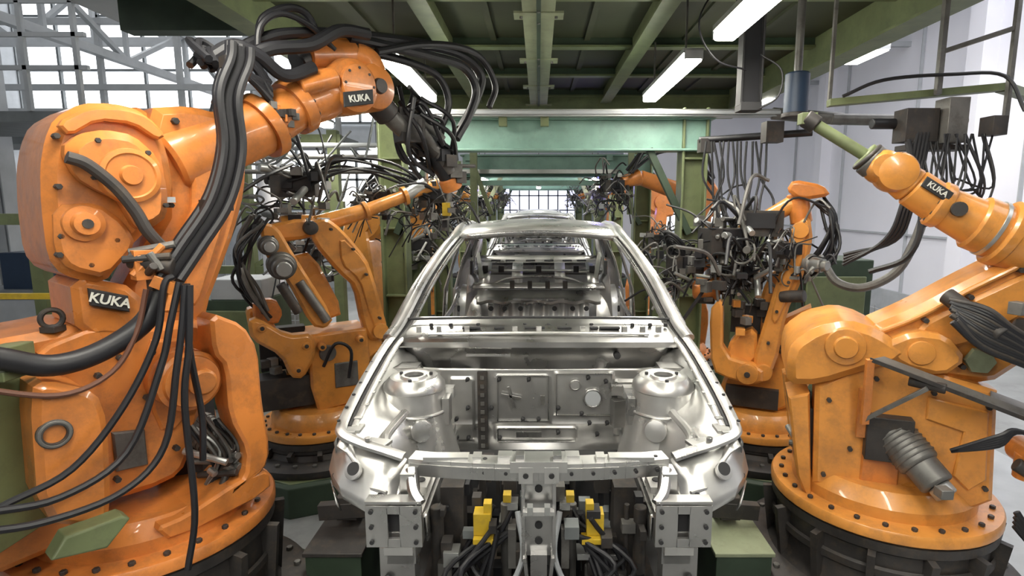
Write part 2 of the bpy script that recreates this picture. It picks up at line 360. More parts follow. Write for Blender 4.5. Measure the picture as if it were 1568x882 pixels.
# ---------------------------------------------------------------- ROBOT 2 (near right)
def robot2():
    R=grp('industrial_robot')
    P0=V((1.68,2.55,0)); u=V((.9404,-.34,0)); n=V((-.34,-.9404,0)); F=(P0,u,n)
    def P(s,z,d): return P0+u*s+n*d+V((0,0,z))
    pedestal(R,1.68,2.60,.65,.49,YEL)
    b=B()
    b.cast(F,C("-36,118 -13,133 12,128 33,123 36,74 25,66 -16,67 -34,70"),.06,.20,YEL,.02,0)
    b.cast(F,C("-30,118 -13,130 12,126 30,120 34,74 25,66 -16,67 -30,70"),-.30,.10,YEL,.02,0)
    b.cast(F,C("-47,111 -38,114 -34,60 -38,66 -41,73"),-.05,.2,YEL,.01,0)
    b.cast(F,C("-47,111 -36,116 -34,72 -41,73"),-.30,-.2,YEL,.01,0)
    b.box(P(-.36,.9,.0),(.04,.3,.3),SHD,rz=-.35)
    for k in range(8): b.cyl(P(-.38,.85,.02)+rv(.08),P(-.36,.80,.06)+rv(.08),.015,[GRY,ALU,DRK][k%3],n=10)
    b.cast(F,C("-15,99 0,99 0,72 -15,72"),.19,.212,ORG,.006,0)
    b.cast(F,C("8,118 30,114 32,84 26,78 20,84 22,104 8,108"),.19,.215,YEL,.006,0)
    for s_,z_ in C("-30,112 -12,124 -30,76 30,116 32,80 10,120 -20,90"):
        b.cyl(P(s_,z_,.19),P(s_,z_,.22),.011,DRK,n=6)
    b.box(P(-.16,1.08,.22),(.05,.03,.22),ORG,rz=-.35)
    b.done('rotating_column',R,bevel=.006)
    b=B()
    b.cast(F,C("-49,131 -47,138 -38,146 -25,150 -14,147 0,138 -6,131 -12,130 -35,119 -48,118"),-.25,.25,YEL,.035)
    b.lathe(P(-.26,1.385,.24),n,[(.085,0),(.08,.025),(.05,.03),(.045,.045)],YEL,36)
    b.cast(F,C("-16,145 1,155 19,168 37,180 52,190 75,200 85,160 48,140 42,134 32,124 13,125 -4,131"),-.12,.15,YEL,.03)
    b.cast(F,C("2,148 19,160 37,172 50,178 52,168 36,152 20,140 6,140"),.13,.18,YEL,.015)
    b.cast(F,C("-12,140 0,147 12,146 20,136 12,128 -4,131"),.13,.24,YEL,.02)
    b.lathe(P(.03,1.38,.22),n,[(.055,0),(.05,.03),(.02,.035)],YEL,32)
    b.lathe(P(.62,1.80,-.2),n,[(.17,0),(.19,.03),(.19,.4),(.17,.44)],YEL,40)
    b.lathe(P(.26,1.35,.17),n,[(.06,0),(.055,.02)],LGN,6)
    b.tube([P(s_,z_,.17) for s_,z_ in C("-14,143 2,152 20,165 38,177 54,186")],.012,YEL,8)
    for s_,z_ in C("5,151 20,162 36,174 30,140 20,132 44,150"):
        b.cyl(P(s_,z_,.14),P(s_,z_,.195),.012,DRK,n=6)
    b.done('link_arm',R,bevel=.006)
    b=B()
    f=[P(s_,z_,.1) for s_,z_ in C("60,178 51,177 32,188 23,192 8,200 -3,208 -12,215 -20,219")]
    b.tube([f[0],f[2]],[.15,.135],YEL,28,raw=True)
    b.cyl(f[2]+(f[1]-f[2])*.0,f[3],.115,YEL); b.cyl(f[3],f[4],.10,YEL,.085)
    ax=f[3]-f[2]
    for q,r in((f[2],.14),(f[3],.115),(f[4],.098)):
        b.lathe(q,ax,[(r*.95,-.02),(r,-.012),(r,.02),(r*.9,.03)],YEL,40)
    b.lathe(f[3],ax,[(.12,-.05),(.12,-.035)],ALU,40); bolts(b,f[4]+ax.normalized()*.02,ax,.08,10)
    b.cyl(f[4],f[5],.082,YEL); b.cyl(f[5],f[6],.078,YEL,.07)
    b.lathe(P(-.10,2.14,.02),n,[(.05,0),(.082,.02),(.085,.04),(.085,.13),(.075,.16),(.04,.17)],YEL,36)
    b.lathe(P(-.15,2.165,.03),n,[(.05,0),(.07,.02),(.07,.12),(.05,.15)],YEL,36)
    b.sph(P(-.16,2.17,.1),.072,YEL)
    b.lathe(P(.12,1.985,.19),n,[(.03,0),(.03,.02)],DRK,16)
    b.done('forearm',R,bevel=.004)
    b=B(); b.cast(F,C("-2,208 8,201 10,205 0,212"),.185,.195,SHD,.003,0); b.done('name_plate',R)
    text('KUKA',.032,P(.04,2.065,.197),u,n,R,'label',-.62)
    b=B()
    b.cyl(P(-.17,2.175,.1),P(-.205,2.205,.1),.072,GRY); b.cyl(P(-.20,2.20,.1),P(-.225,2.22,.1),.06,GRN); b.tor(P(-.21,2.21,.1),P(-.2,2.2,.1)-P(-.23,2.23,.1),.062,.01,DRK)
    b.cyl(P(-.22,2.22,.1),P(-.42,2.355,.1),.026,GRN); b.cyl(P(-.42,2.355,.1),P(-.47,2.39,.1),.04,DRK); b.box(P(-.46,2.385,.1),(.07,.05,.05),GRN)
    b.done('tool_adapter',R,bevel=.003)
    b=B()
    motor(b,P(-.04,1.00,.18),P(.14,.81,.36),.085)
    b.box(P(-.06,.98,.22),(.18,.08,.2),DRK,rz=-.35)
    b.box(P(.1,.86,.44),(.05,.05,.04),GRY)
    b.done('axis_motor',R,bevel=.004)
    b=B()
    a=P(-.18,1.36,.35);c=P(.52,1.12,.35)
    b.beam(a,c,.010,.014,DRK); b.beam(P(-.18,1.36,.35),P(-.17,1.06,.30),.03,.015,ORG); b.beam(P(-.17,1.08,.3),P(.03,1.26,.36),.018,.015,GRY)
    b.sheet([[P(-.17,1.36,.34),P(.7,1.06,.34)],[P(-.12,1.365,.30),P(.75,1.07,.30)]],GRY)
    b.sheet([[P(.25,1.21,.35),P(.7,1.05,.35)],[P(.3,1.23,.2),P(.75,1.08,.2)]],GRY)
    b.cyl(P(-.02,1.27,.3),P(.10,1.26,.34),.02,DRK)
    b.done('guard_plate',R,solid=.004,bevel=.002)
    b=B()
    for k in range(14):
        o=k*.012
        b.tube([P(.10+rv(.01).x,1.62-o*.5,.28+o*.5),P(.20,1.60-o,.36),P(.29+o*.5,1.53-o,.36),P(.42,1.46-o,.34),P(.62,1.42-o*2,.3)],.012,BLK if k%3 else DRK,8)
    b.cyl(P(.10,1.63,.22),P(.26,1.50,.36),.035,DRK); b.cyl(P(.34,1.5,.2),P(.5,1.44,.3),.05,DRK)
    for k in range(9): b.box(P(.34+.03*k,1.58-.025*k,.3)+rv(.025),(.05,.05,.05),random.choice([DRK,GRY,DRK]),rz=random.random())
    for k in range(5):
        b.tube([P(.14,1.0,.34),P(.28,1.06+.01*k,.38),P(.36,1.12,.36),P(.6,1.05-.01*k,.36)],.010,BLK,7)
    b.lathe(P(.42,.96,.3),(0,0,1),[(.05,-.05),(.05,.05)],ORG,20); b.cyl(P(.36,.98,.34),P(.50,.90,.36),.028,DRK)
    b.cyl(P(.42,1.0,.2),P(.44,1.0,.36),.055,ORG)
    for k in range(4): b.tube([P(.4,.7+.02*k,.3),P(.52,.55,.35),P(.56,.4,.3),P(.62,.2,.3)],.014,BLK,7)
    b.done('hose_package',R,bevel=.002)
robot2()
# ---------------------------------------------------------------- weld gun clutter
def weldgun(b,c,s,seed,ax=(1,0,0)):
    random.seed(seed); c=V(c)
    b.box(c+V((0,0,.08*s)),(.30*s,.2*s,.17*s),DRK,rz=.2); b.box(c+V((.05*s,-.1*s,.1*s)),(.2*s,.05*s,.12*s),BLK,rz=.2)
    for k in range(20):
        q=c+rv(.24*s); b.box(q,(random.uniform(.03,.1)*s,random.uniform(.03,.08)*s,random.uniform(.03,.08)*s),random.choice([DRK,GRY,ALU,BLK,GRY]),rz=random.random()*3)
    for k in range(12):
        q=c+rv(.22*s); d=rv(1).normalized()*random.uniform(.1,.28)*s; b.cyl(q,q+d,random.uniform(.010,.028)*s,random.choice([GRY,ALU,DRK,ALU]),n=14)
    for k in range(26):
        a=c+rv(.25*s); e=a+rv(.4*s); mid=a.lerp(e,.5)+V((0,0,random.uniform(.05,.22)*s))+rv(.08*s)
        b.tube([a,mid,e],random.uniform(.006,.013)*s,BLK if random.random()<.6 else GRY,6,sub=7)
    for k in range(8):
        q=c+rv(.24*s); b.tor(q,rv(1),random.uniform(.05,.11)*s,.008*s,random.choice([BLK,GRY]),20,6)
# ---------------------------------------------------------------- ROBOT 3 (mid left)
def robot3():
    R=grp('industrial_robot')
    P0=V((-1.6,3.9,0)); u=V((.866,.5,0)); n=V((.5,-.866,0)); F=(P0,u,n)
    def P(s,z,d): return P0+u*s+n*d+V((0,0,z))
    pedestal(R,-1.6,3.95,.47,.42,YEL)
    b=B()
    b.cast(F,C("-6,112 34,113 35,90 32,60 -2,56 -6,75"),-.2,.15,YEL,.015,0)
    b.cast(F,C("-42,126 -36,128 -19,114 -3,114 -2,98 -11,83 -19,85 -24,101 -41,114"),.08,.2,YEL,.02)
    b.cast(F,C("-42,130 -36,132 -24,118 -24,108 -41,118"),-.15,.0,YEL,.02)
    b.cast(F,C("-22,84 -8,84 -4,60 -24,58"),-.2,0.05,YEL,.02)
    b.cast(F,C("20,110 44,104 46,96 34,88 20,92"),-.1,.12,YEL,.015)
    b.cast(F,C("-38,138 -24,138 -20,128 -24,120 -38,124"),0,.1,ORG,.012)
    for s_,z_ in C("-34,121 -8,106 -14,90 2,104 28,106 28,66"):
        b.lathe(P(s_,z_,.14),n,[(.03,0),(.026,.075)],YEL,20); b.lathe(P(s_,z_,.2),n,[(.014,0),(.014,.025)],DRK,8)
    b.lathe(P(.06,.98,.14),n,[(.06,0),(.055,.03)],GRY,24)
    b.cast(F,C("10,90 26,90 26,72 10,72"),.14,.16,GRY,.005,0)
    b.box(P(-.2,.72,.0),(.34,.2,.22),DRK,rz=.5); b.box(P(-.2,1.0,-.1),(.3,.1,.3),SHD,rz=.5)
    for k in range(12): b.box(P(-.2,1.0,.0)+rv(.13),(.06,.06,.05),[DRK,GRY,DRK,ALU][k%4],rz=k)
    b.tube([P(.02,.9,.2),P(.1,1.06,.24),P(.2,1.0,.24),P(.18,.8,.22)],.012,BLK)
    b.done('rotating_column',R,bevel=.005)
    b=B()
    b.cast(F,C("-1,189 10,192 20,184 36,163 41,146 50,106 37,101 31,114 27,143 17,153 1,175"),.03,.15,YEL,.02)
    b.cast(F,C("18,180 34,162 39,146 46,112 40,108 34,130 30,148 18,160"),.13,.165,YEL,.008)
    b.cast(F,C("-31,190 -21,187 -12,168 11,123 5,116 -4,119 -17,151 -30,169"),.10,.2,YEL,.018)
    b.cast(F,C("-12,165 2,168 22,122 8,118"),-.1,.0,YEL,.018)
    b.cast(F,C("-31,186 -4,192 4,186 0,178 -28,176"),-.1,.12,YEL,.02)
    b.lathe(P(.0,1.85,.12),n,[(.05,0),(.045,.05),(.02,.055)],DRK,24); b.lathe(P(.43,1.1,.12),n,[(.06,0),(.055,.06)],YEL,24)
    for s_,z_ in C("12,184 26,170 34,152 42,120 -24,180 -8,150 4,126"): b.cyl(P(s_,z_,.16),P(s_,z_,.21),.010,DRK,n=6)
    b.done('link_arm',R,bevel=.004)
    b=B()
    motor(b,P(-.20,1.62,.12),P(-.20,1.60,.36),.085); motor(b,P(-.27,1.75,.12),P(-.27,1.74,.32),.06)
    b.cyl(P(-.1,1.5,.2),P(.06,1.22,.22),.03,GRY); b.cyl(P(-.22,1.5,.25),P(-.12,1.3,.25),.03,DRK)
    b.done('axis_motor',R)
    b=B()
    f=[P(s_,z_,0) for s_,z_ in C("-17,184 4,186 40,196 69,207 106,220")]
    b.cyl(f[0],f[1],.09,YEL,.08); b.cyl(f[1],f[2],.065,YEL,.055); b.cyl(f[2],f[3],.05,YEL,.045); b.cyl(f[3],f[4],.04,YEL)
    for q in(f[1],f[2],f[3]): b.lathe(q,f[3]-f[1],[(.07,-.015),(.07,.015)],YEL,24)
    b.lathe(f[4],(0,0,-1),[(.05,-.06),(.06,-.04),(.06,.04),(.05,.06)],ORG,24)
    b.cyl(f[3],f[3]+u*.16+V((0,0,.1)),.05,ALU)
    b.done('forearm',R,bevel=.003)
    b=B()
    weldgun(b,P(-.05,2.06,-.1),.95,3); weldgun(b,P(.95,2.02,-.1),.75,5); weldgun(b,P(.55,2.02,-.2),.5,6)
    b.box(P(1.0,1.97,.05),(.06,.06,.10),YCL)
    b.cyl(P(1.05,2.2,0),P(1.0,1.8,0),.03,GRY)
    for k in range(6): b.tube([P(-.1,2.12,0)+rv(.05),P(.25,2.30,0)+rv(.06),P(.6,2.25,0)+rv(.06),P(.9,2.1,0)+rv(.06)],.010,BLK)
    for k in range(12): b.tube([P(-.3,1.9,.2)+rv(.05),P(-.42,1.75,.2)+rv(.06),P(-.42,1.5,.15)+rv(.06),P(-.3,1.3,.1)+rv(.05)],.010,BLK if k%2 else GRY)
    b.done('weld_gun',R,bevel=.002)
robot3()
# ---------------------------------------------------------------- ROBOT 4 (mid right)
def robot4():
    R=grp('industrial_robot')
    P0=V((1.6,3.9,0)); u=V((.9165,-.4,0)); n=V((-.4,-.9165,0)); F=(P0,u,n)
    def P(s,z,d): return P0+u*s+n*d+V((0,0,z))
    pedestal(R,1.6,3.95,.46,.42,YEL)
    b=B()
    b.cast(F,C("-28,66 -20,86 9,113 32,128 35,93 30,74 14,56 -15,48"),-.15,.1,YEL,.02)
    b.cast(F,C("-35,128 -29,136 -26,133 -25,97 2,91 2,79 -18,80 -32,85"),.14,.25,YEL,.015)
    b.cast(F,C("-20,109 -4,117 -2,90 -26,87"),0,.16,YEL,.02)
    b.cast(F,C("10,118 30,130 30,60 14,56"),-.25,-.05,YEL,.02,0)
    b.lathe(P(-.08,.86,.22),n,[(.075,0),(.07,.05),(.04,.055)],YEL,28); b.lathe(P(-.08,.86,.27),n,[(.02,0),(.02,.015)],DRK,12)
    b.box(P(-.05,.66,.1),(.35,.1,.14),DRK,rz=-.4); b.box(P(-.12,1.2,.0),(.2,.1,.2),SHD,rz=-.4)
    for k in range(16): b.box(P(-.08,1.22,.08)+rv(.12),(.06,.05,.05),[DRK,GRY,YEL,DRK][k%4],rz=k)
    for k in range(8): b.cyl(P(.2,1.05,.1)+rv(.08),P(.26,1.05,.16)+rv(.08),.022,[YEL,GRY,DRK][k%3],n=12)
    b.done('rotating_column',R,bevel=.005)
    b=B()
    b.cast(F,C("15,187 24,194 27,177 22,151 14,129 10,93 1,78 -6,91 2,128 9,159"),.08,.2,YEL,.02)
    b.cast(F,C("15,180 22,186 22,166 14,140 8,120 4,126 11,158"),.18,.22,YEL,.01)
    b.cast(F,C("0,150 12,160 10,130 4,95 -6,92 -8,110"),-.12,.03,YEL,.02)
    b.lathe(P(.19,1.84,.18),n,[(.055,0),(.05,.05)],YEL,28); b.lathe(P(.02,.87,.18),n,[(.06,0),(.055,.05)],YEL,28)
    b.cyl(P(.10,1.4,.2),P(.24,1.42,.26),.04,DRK)
    for s_,z_ in C("16,176 14,150 8,130 4,108 20,160"): b.cyl(P(s_,z_,.19),P(s_,z_,.235),.011,DRK,n=6)
    b.done('link_arm',R,bevel=.004)
    b=B()
    b.cyl(P(.2,1.88,0),P(.16,2.08,0),.07,ORG); b.cast(F,C("13,217 31,213 36,206 18,203 9,210"),-.05,.12,ORG,.02)
    b.cyl(P(.2,2.05,0),P(-.2,1.80,0),.06,YEL,.05); b.cyl(P(-.2,1.8,0),P(-.5,1.5,.05),.045,ORG,.04)
    b.cyl(P(-.48,1.42,.1),P(-.3,1.42,.1),.09,ORG); b.cyl(P(-.45,1.36,.1),P(-.33,1.36,.1),.06,DRK)
    b.done('forearm',R,bevel=.003)
    b=B()
    b.box(P(-.05,1.88,.12),(.26,.18,.17),DRK,rz=-.3); b.box(P(-.05,1.90,.22),(.18,.03,.1),BLK,rz=-.4)
    weldgun(b,P(-.28,1.68,.15),1.0,11); weldgun(b,P(-.55,1.52,.1),.75,12); weldgun(b,P(.1,1.66,.2),.6,13); weldgun(b,P(-.15,1.5,.1),.55,14)
    motor(b,P(.18,1.63,.1),P(.36,1.62,.25),.06,ALU)
    b.tube([P(.34,1.63,.2),P(.42,1.52,.25),P(.56,1.50,.3),P(.72,1.60,.3),P(.80,1.78,.3),P(.84,1.95,.3)],.026,GRY,10)
    for k in range(6): b.tor(P(-.62,1.6+.03*k,.05+.02*k),(1,.3,.2*k),.09,.012,BLK)
    for k in range(8): b.tube([P(.3,2.03,0)+rv(.03),P(.38,1.9,.05)+rv(.04),P(.36,1.7,.1)+rv(.05),P(.2,1.5,.1)+rv(.05)],.011,BLK)
    b.done('weld_gun',R,bevel=.002)
robot4()
# ---------------------------------------------------------------- far robots
def robot_far(x,y,sgn,col=ORG,zb=.4,seed=1):
    R=grp('industrial_robot'); P0=V((x,y,0)); a=.25
    u=V((sgn*math.cos(a),-math.sin(a),0)); n=V((-math.sin(a)*sgn,-math.cos(a),0)); F=(P0,u,n)
    def P(s,z,d): return P0+u*s+n*d+V((0,0,z))
    pedestal(R,x,y,zb,.38,col)
    b=B()
    b.cast(F,[(-.25,zb),(.25,zb),(.28,zb+.5),(.1,zb+.75),(-.2,zb+.7),(-.3,zb+.4)],-.2,.15,col,.02)
    b.lathe(P(0,zb+.6,-.25),n,[(.14,0),(.16,.02),(.16,.44),(.14,.46)],col,28)
    b.done('rotating_column',R)
    b=B()
    b.cast(F,[(-.08,zb+.5),(.08,zb+.5),(.0,zb+1.3),(-.05,zb+1.75),(-.25,zb+1.75),(-.22,zb+1.2)],-.1,.2,col,.02)
    b.done('link_arm',R)
    b=B()
    b.cast(F,[(-.4,zb+1.55),(-.3,zb+1.9),(-.05,zb+2.0),(.15,zb+1.85),(.1,zb+1.65),(-.15,zb+1.5)],-.15,.18,col,.03)
    b.lathe(P(-.12,zb+1.75,.17),n,[(.11,0),(.10,.03),(.05,.035)],col,28)
    b.cyl(P(.0,zb+1.78,0),P(.55,zb+1.95,0),.10,col,.08); b.cyl(P(.55,zb+1.95,0),P(.75,zb+1.9,0),.09,col,.06)
    b.done('forearm',R)
    b=B(); weldgun(b,P(.85,zb+1.8,0),.7,seed)
    bundle(b,P(-.2,zb+1.9,.2),P(.7,zb+2.0,.1),5,-.3,.016,.04)
    b.done('weld_gun',R)
robot_far(1.62,6.3,-1,ORG,.35,21)
robot_far(-1.75,6.2,1,YEL,.05,22)
robot_far(1.7,8.8,-1,ORG,.3,23)
robot_far(-1.7,8.8,1,YEL,.2,24)
robot_far(1.7,14,-1,ORG,.3,25)
robot_far(-1.7,14,1,YEL,.3,26)
# ---------------------------------------------------------------- CAR BODY
def car(dy):
    R=grp('car_body_shell')
    def q(x,y,z): return V((x,y+dy,z))
    lin=lambda a,b_,n: [a+(b_-a)*i/(n-1) for i in range(n)]
    b=B()
    rail=[(.545,3.76,1.795),(.555,4.0,1.835),(.56,4.3,1.852),(.56,4.65,1.85),(.55,4.95,1.82)]
    rows=[]
    for hw,y,z in rail:
        rows.append([q(hw*t,y-.05*(1-t*t)*(1 if y<3.9 else 0),z+.042*(1-t*t)) for t in lin(-1,1,17)])
    b.sheet(rows,STB)
    b.sheet([[q(.53*t,3.72,1.832-.035*t*t) for t in lin(-1,1,13)],[q(.52*t,3.74,1.80-.035*t*t) for t in lin(-1,1,13)],[q(.52*t,3.86,1.79-.03*t*t) for t in lin(-1,1,13)]],STL)
    # cowl top
    rows=[]
    for y,z,hw in((2.98,1.395,.66),(2.90,1.41,.69),(2.86,1.395,.70),(2.80,1.375,.715),(2.72,1.345,.725),(2.69,1.325,.725),(2.69,1.30,.70),(2.74,1.29,.69),(2.77,1.17,.66)):
        rows.append([q(hw*t,y-.05*(1-t*t)+.03,z+.012*(1-t*t)) for t in lin(-1,1,25)])
    b.sheet(rows,STL)
    # firewall : embossed
    rows=[]
    for j in range(34):
        z=1.18-.46*j/33
        r=[]
        for i in range(81):
            x=-.62+1.24*i/80
            d=0
            def pad(x0,x1,z0,z1,h): 
                return h if x0<x<x1 and z0<z<z1 else 0
            d+=pad(-.22,.06,.90,1.15,.008)+pad(.08,.38,.93,1.16,.012)+pad(-.22,.20,.79,.87,.010)+pad(-.46,-.33,.80,1.13,.010)+pad(.40,.50,.82,1.12,.015)
            d+=.006*math.exp(-((z-.885)/.012)**2)
            if z<.80: d+=1.2*(.80-z)*max(0,1-(x/.2)**2*.6)*(.4)
            if abs(x)>.5: d-=.25*(abs(x)-.5)
            r.append(q(x,2.76-d,z))
        rows.append(r)
    b.sheet(rows,STB)
    for s in(-1,1):
        def c(x,y,z): return q(s*x,y,z)
        rows=[]
        for i in range(21):
            y=2.80-(2.80-1.93)*i/20; t=(y-2.42)/.30; bulge=.10*math.exp(-t*t*1.5)
            zt=1.335-.175*(2.75-y)/.75
            zt=min(zt,1.34); rb=.006*math.sin(y*60)
            rows.append([c(.735,y,zt-.01),c(.70,y,zt-.035),c(.68-bulge*.3,y,zt-.07),c(.64-bulge*.8,y,zt-.10),c(.60-bulge+rb,y,zt-.17),c(.57-bulge*.9+rb,y,zt-.25),c(.545-bulge*.5,y,.90),c(.53,y,.86),c(.42,y,.855),c(.415,y,.76)])
        b.sheet(rows,STB)
        b.sheet([[c(.745,2.8-.09*i,1.345-.021*i) for i in range(10)],[c(.765,2.8-.09*i,1.31-.021*i) for i in range(10)],[c(.76,2.8-.09*i,1.24-.018*i) for i in range(10)]],STL)
        top=[(.75,2.02,1.15),(.66,1.98,1.12),(.57,1.95,1.10),(.48,1.93,1.085)]
        m1=[(.775,2.0,1.08),(.70,1.95,1.055),(.60,1.91,1.03),(.50,1.89,1.02)]
        m2=[(.785,1.98,1.02),(.72,1.90,.995),(.61,1.86,.965),(.51,1.85,.955)]
        m3=[(.77,1.97,.965),(.70,1.88,.955),(.60,1.83,.93),(.50,1.82,.93)]
        b.sheet([[c(*p) for p in r] for r in(top,m1,m2,m3)],STB)
        b.sheet([[c(.79,2.0,.965),c(.72,1.86,.95)],[c(.80,2.05,.90),c(.72,1.90,.90)]],STL)
        b.sheet([[c(.57,4.38,1.84),c(.57,4.50,1.84)],[c(.66,4.34,1.60),c(.66,4.50,1.60)],[c(.735,4.30,1.36),c(.735,4.50,1.36)],[c(.76,4.27,1.0),c(.76,4.52,1.0)],[c(.76,4.2,.68),c(.76,4.6,.68)]],STL)
        b.sheet([[c(.50,4.40,1.82),c(.50,4.48,1.82)],[c(.60,4.36,1.58),c(.60,4.48,1.58)],[c(.66,4.33,1.36),c(.66,4.48,1.36)],[c(.68,4.3,1.0),c(.68,4.5,1.0)]],STB)
        b.sheet([[c(.56,4.90,1.83),c(.60,5.35,1.68),c(.66,5.75,1.50),c(.70,6.25,1.44)],[c(.66,5.05,1.6),c(.68,5.38,1.55),c(.74,5.75,1.46),c(.76,6.25,1.40)],[c(.74,5.15,1.36),c(.76,5.4,1.36),c(.78,5.8,1.34),c(.78,6.3,1.32)],[c(.78,5.0,1.0),c(.80,5.3,1.08),c(.80,5.8,1.08),c(.79,6.35,1.1)],[c(.78,4.9,.7),c(.79,5.1,.75),c(.79,6.0,.75),c(.78,6.35,.8)]],STB)
        b.sheet([[c(.50,4.92,1.80),c(.54,5.35,1.62),c(.60,5.6,1.5)],[c(.58,5.0,1.55),c(.60,5.35,1.5),c(.62,5.6,1.44)],[c(.64,5.0,1.34),c(.62,5.35,1.38),c(.60,5.6,1.40)],[c(.66,4.9,1.0),c(.5,5.2,1.25),c(.5,5.6,1.38)]],STB)
        b.sheet([[c(.70,2.9,.80),c(.70,5.0,.80)],[c(.78,2.9,.78),c(.78,5.0,.78)],[c(.78,2.9,.62),c(.78,5.0,.62)],[c(.66,2.9,.62),c(.66,5.0,.62)]],STL)
        b.sheet([[c(.70,2.80,1.37),c(.72,3.02,1.38)],[c(.75,2.80,1.2),c(.755,3.04,1.2)],[c(.77,2.80,.65),c(.77,3.1,.65)]],STL)
        rows=[]
        for i in range(13):
            a=pi*i/12
            rows.append([c(.72,5.25-.38*math.cos(a),.80+.46*math.sin(a)),c(.52,5.25-.36*math.cos(a),.80+.44*math.sin(a)),c(.46,5.25-.30*math.cos(a),.80+.37*math.sin(a)),c(.45,5.25,.80)])
        b.sheet(rows,STB)
    b.sheet([[q(x,y,.66+(.12*math.exp(-(x/.14)**2))) for x in lin(-.72,.72,25)] for y in(2.8,3.3,4.0,4.6,4.85)],STL)
    b.sheet([[q(x,4.9+.010*math.cos(x*70),z) for x in lin(-.45,.45,81)] for z in(.66,.9,1.14)],STB)
    b.sheet([[q(x,4.88,1.14+.010*math.cos(x*30)) for x in lin(-.55,.55,41)],[q(x,4.86,1.17+.010*math.cos(x*30)) for x in lin(-.55,.55,41)],[q(x,4.94,1.19) for x in lin(-.55,.55,41)],[q(x,5.0,1.24) for x in lin(-.55,.55,41)]],STB)
    for y0,y1,z0,z1 in((5.0,5.06,1.26,1.30),(5.22,5.27,1.39,1.40),(5.42,5.56,1.45,1.46)):
        b.sheet([[q(x,y0,z0) for x in lin(-.60,.60,13)],[q(x,y1,z1) for x in lin(-.58,.58,13)],[q(x,y1,z1-.05) for x in lin(-.58,.58,13)]],STB)
    for x in(-.50,-.20,.20,.50):
        b.sheet([[q(x-.05,5.05,1.30),q(x+.05,5.05,1.30)],[q(x-.05,5.4,1.45),q(x+.05,5.4,1.45)]],STB)
    b.sheet([[q(x,5.56,1.46) for x in lin(-.6,.6,9)],[q(x,5.62,1.50+.02*0) for x in lin(-.62,.62,9)],[q(x,5.68,1.47) for x in lin(-.62,.62,9)]],STB)
    b.sheet([[q(x,6.30,1.40-.04*x*x) for x in lin(-.74,.74,13)],[q(x,6.40,1.36-.04*x*x) for x in lin(-.74,.74,13)],[q(x,6.42,1.0) for x in lin(-.74,.74,13)],[q(x,6.40,.75) for x in lin(-.74,.74,13)]],STL)
    b.sheet([[q(.55*t,4.95,1.862-.042*t*t) for t in lin(-1,1,9)],[q(.53*t,5.02,1.825-.035*t*t) for t in lin(-1,1,9)]],STL)
    b.done('panel_work',R,solid=.005,ang=28)
    b=B()
    for s in(-1,1):
        def c(x,y,z): return q(s*x,y,z)
        A=[(.745,2.72,1.345),(.715,2.85,1.405),(.66,3.15,1.575),(.60,3.48,1.715),(.555,3.76,1.80),(.565,4.1,1.84),(.57,4.5,1.85),(.565,4.9,1.83),(.60,5.35,1.69),(.66,5.72,1.51)]
        b.tube([c(*p) for p in A],.034,STB,10,rb=.026)
        b.tube([c(x-.055,y+.02,z-.012) for x,y,z in A],.014,STL,8)
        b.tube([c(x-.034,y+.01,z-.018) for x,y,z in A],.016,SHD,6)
        b.tube([c(x+.05,y+.04,z-.03) for x,y,z in A[1:]],.014,STL,8)
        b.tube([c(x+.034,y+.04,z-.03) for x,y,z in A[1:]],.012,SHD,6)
        T=[(.72,2.84,1.375),(.742,2.62,1.325),(.75,2.4,1.272),(.752,2.2,1.222),(.748,2.04,1.178),(.73,1.985,1.158),(.66,1.96,1.135),(.57,1.945,1.112),(.49,1.925,1.095)]
        b.tube([c(*p) for p in T],.022,STB,8,rb=.012)
        b.tube([c(x-.045,y,z-.014) for x,y,z in T[:5]],.014,STB,8,rb=.008)
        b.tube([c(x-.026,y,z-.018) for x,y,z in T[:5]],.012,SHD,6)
        for k in range(9):
            t=k/8; y=2.74-.72*t; b.lathe(c(.755,y,1.352-.162*t+.002),(0,0,1),[(.007,0),(.007,.006)],SHD,10)
            b.box(c(.70,y-.03,1.325-.162*t),(.03,.02,.006),STB)
        t0=c(.557,2.42,0)
        b.lathe(t0,(0,0,1),[(.20,.86),(.175,.95),(.155,1.05),(.14,1.13),(.132,1.19),(.138,1.195),(.135,1.215),(.118,1.235),(.105,1.248),(.09,1.240),(.06,1.240),(.055,1.252),(.042,1.252),(.04,1.20)],STB,40,False)
        b.lathe(t0,(0,0,1),[(.041,1.19),(.041,1.235)],SHD,24)
        for a in(.5,2.6,4.7): b.cyl(t0+V((.078*math.cos(a),.078*math.sin(a),1.24)),t0+V((.078*math.cos(a),.078*math.sin(a),1.252)),.008,SHD,n=10)
        b.tor(t0+V((0,0,1.10)),(0,0,1),.146,.008,STB)
        b.lathe(c(.50,2.275,1.05),V((-s*.3,-1,.2)),[(.05,0),(.045,.03),(.02,.035)],STB,24)
        b.box(c(.42,2.46,1.16),(.07,.05,.05),STB); b.box(c(.41,2.40,1.10),(.03,.08,.12),STL)
        b.box(c(.64,2.60,1.22),(.14,.10,.05),STL); b.box(c(.50,2.58,1.18),(.05,.08,.04),STB); b.box(c(.46,2.62,1.05),(.03,.05,.16),STL)
        b.cyl(c(.44,2.3,.88),c(.44,2.3,.93),.02,STB); b.box(c(.47,2.1,.90),(.07,.12,.03),STB); b.cyl(c(.47,2.1,.90),c(.47,2.1,.92),.018,SHD)
        b.box(c(.475,2.27,.83),(.10,.98,.12),STL)
        for dx,dz,w,h in((-.0575,0,.075,.15),(.0575,0,.075,.15),(0,.06,.045,.03),(0,-.06,.045,.03)):
            b.box(c(.49+dx,1.76,.925+dz),(w,.012,h),STL)
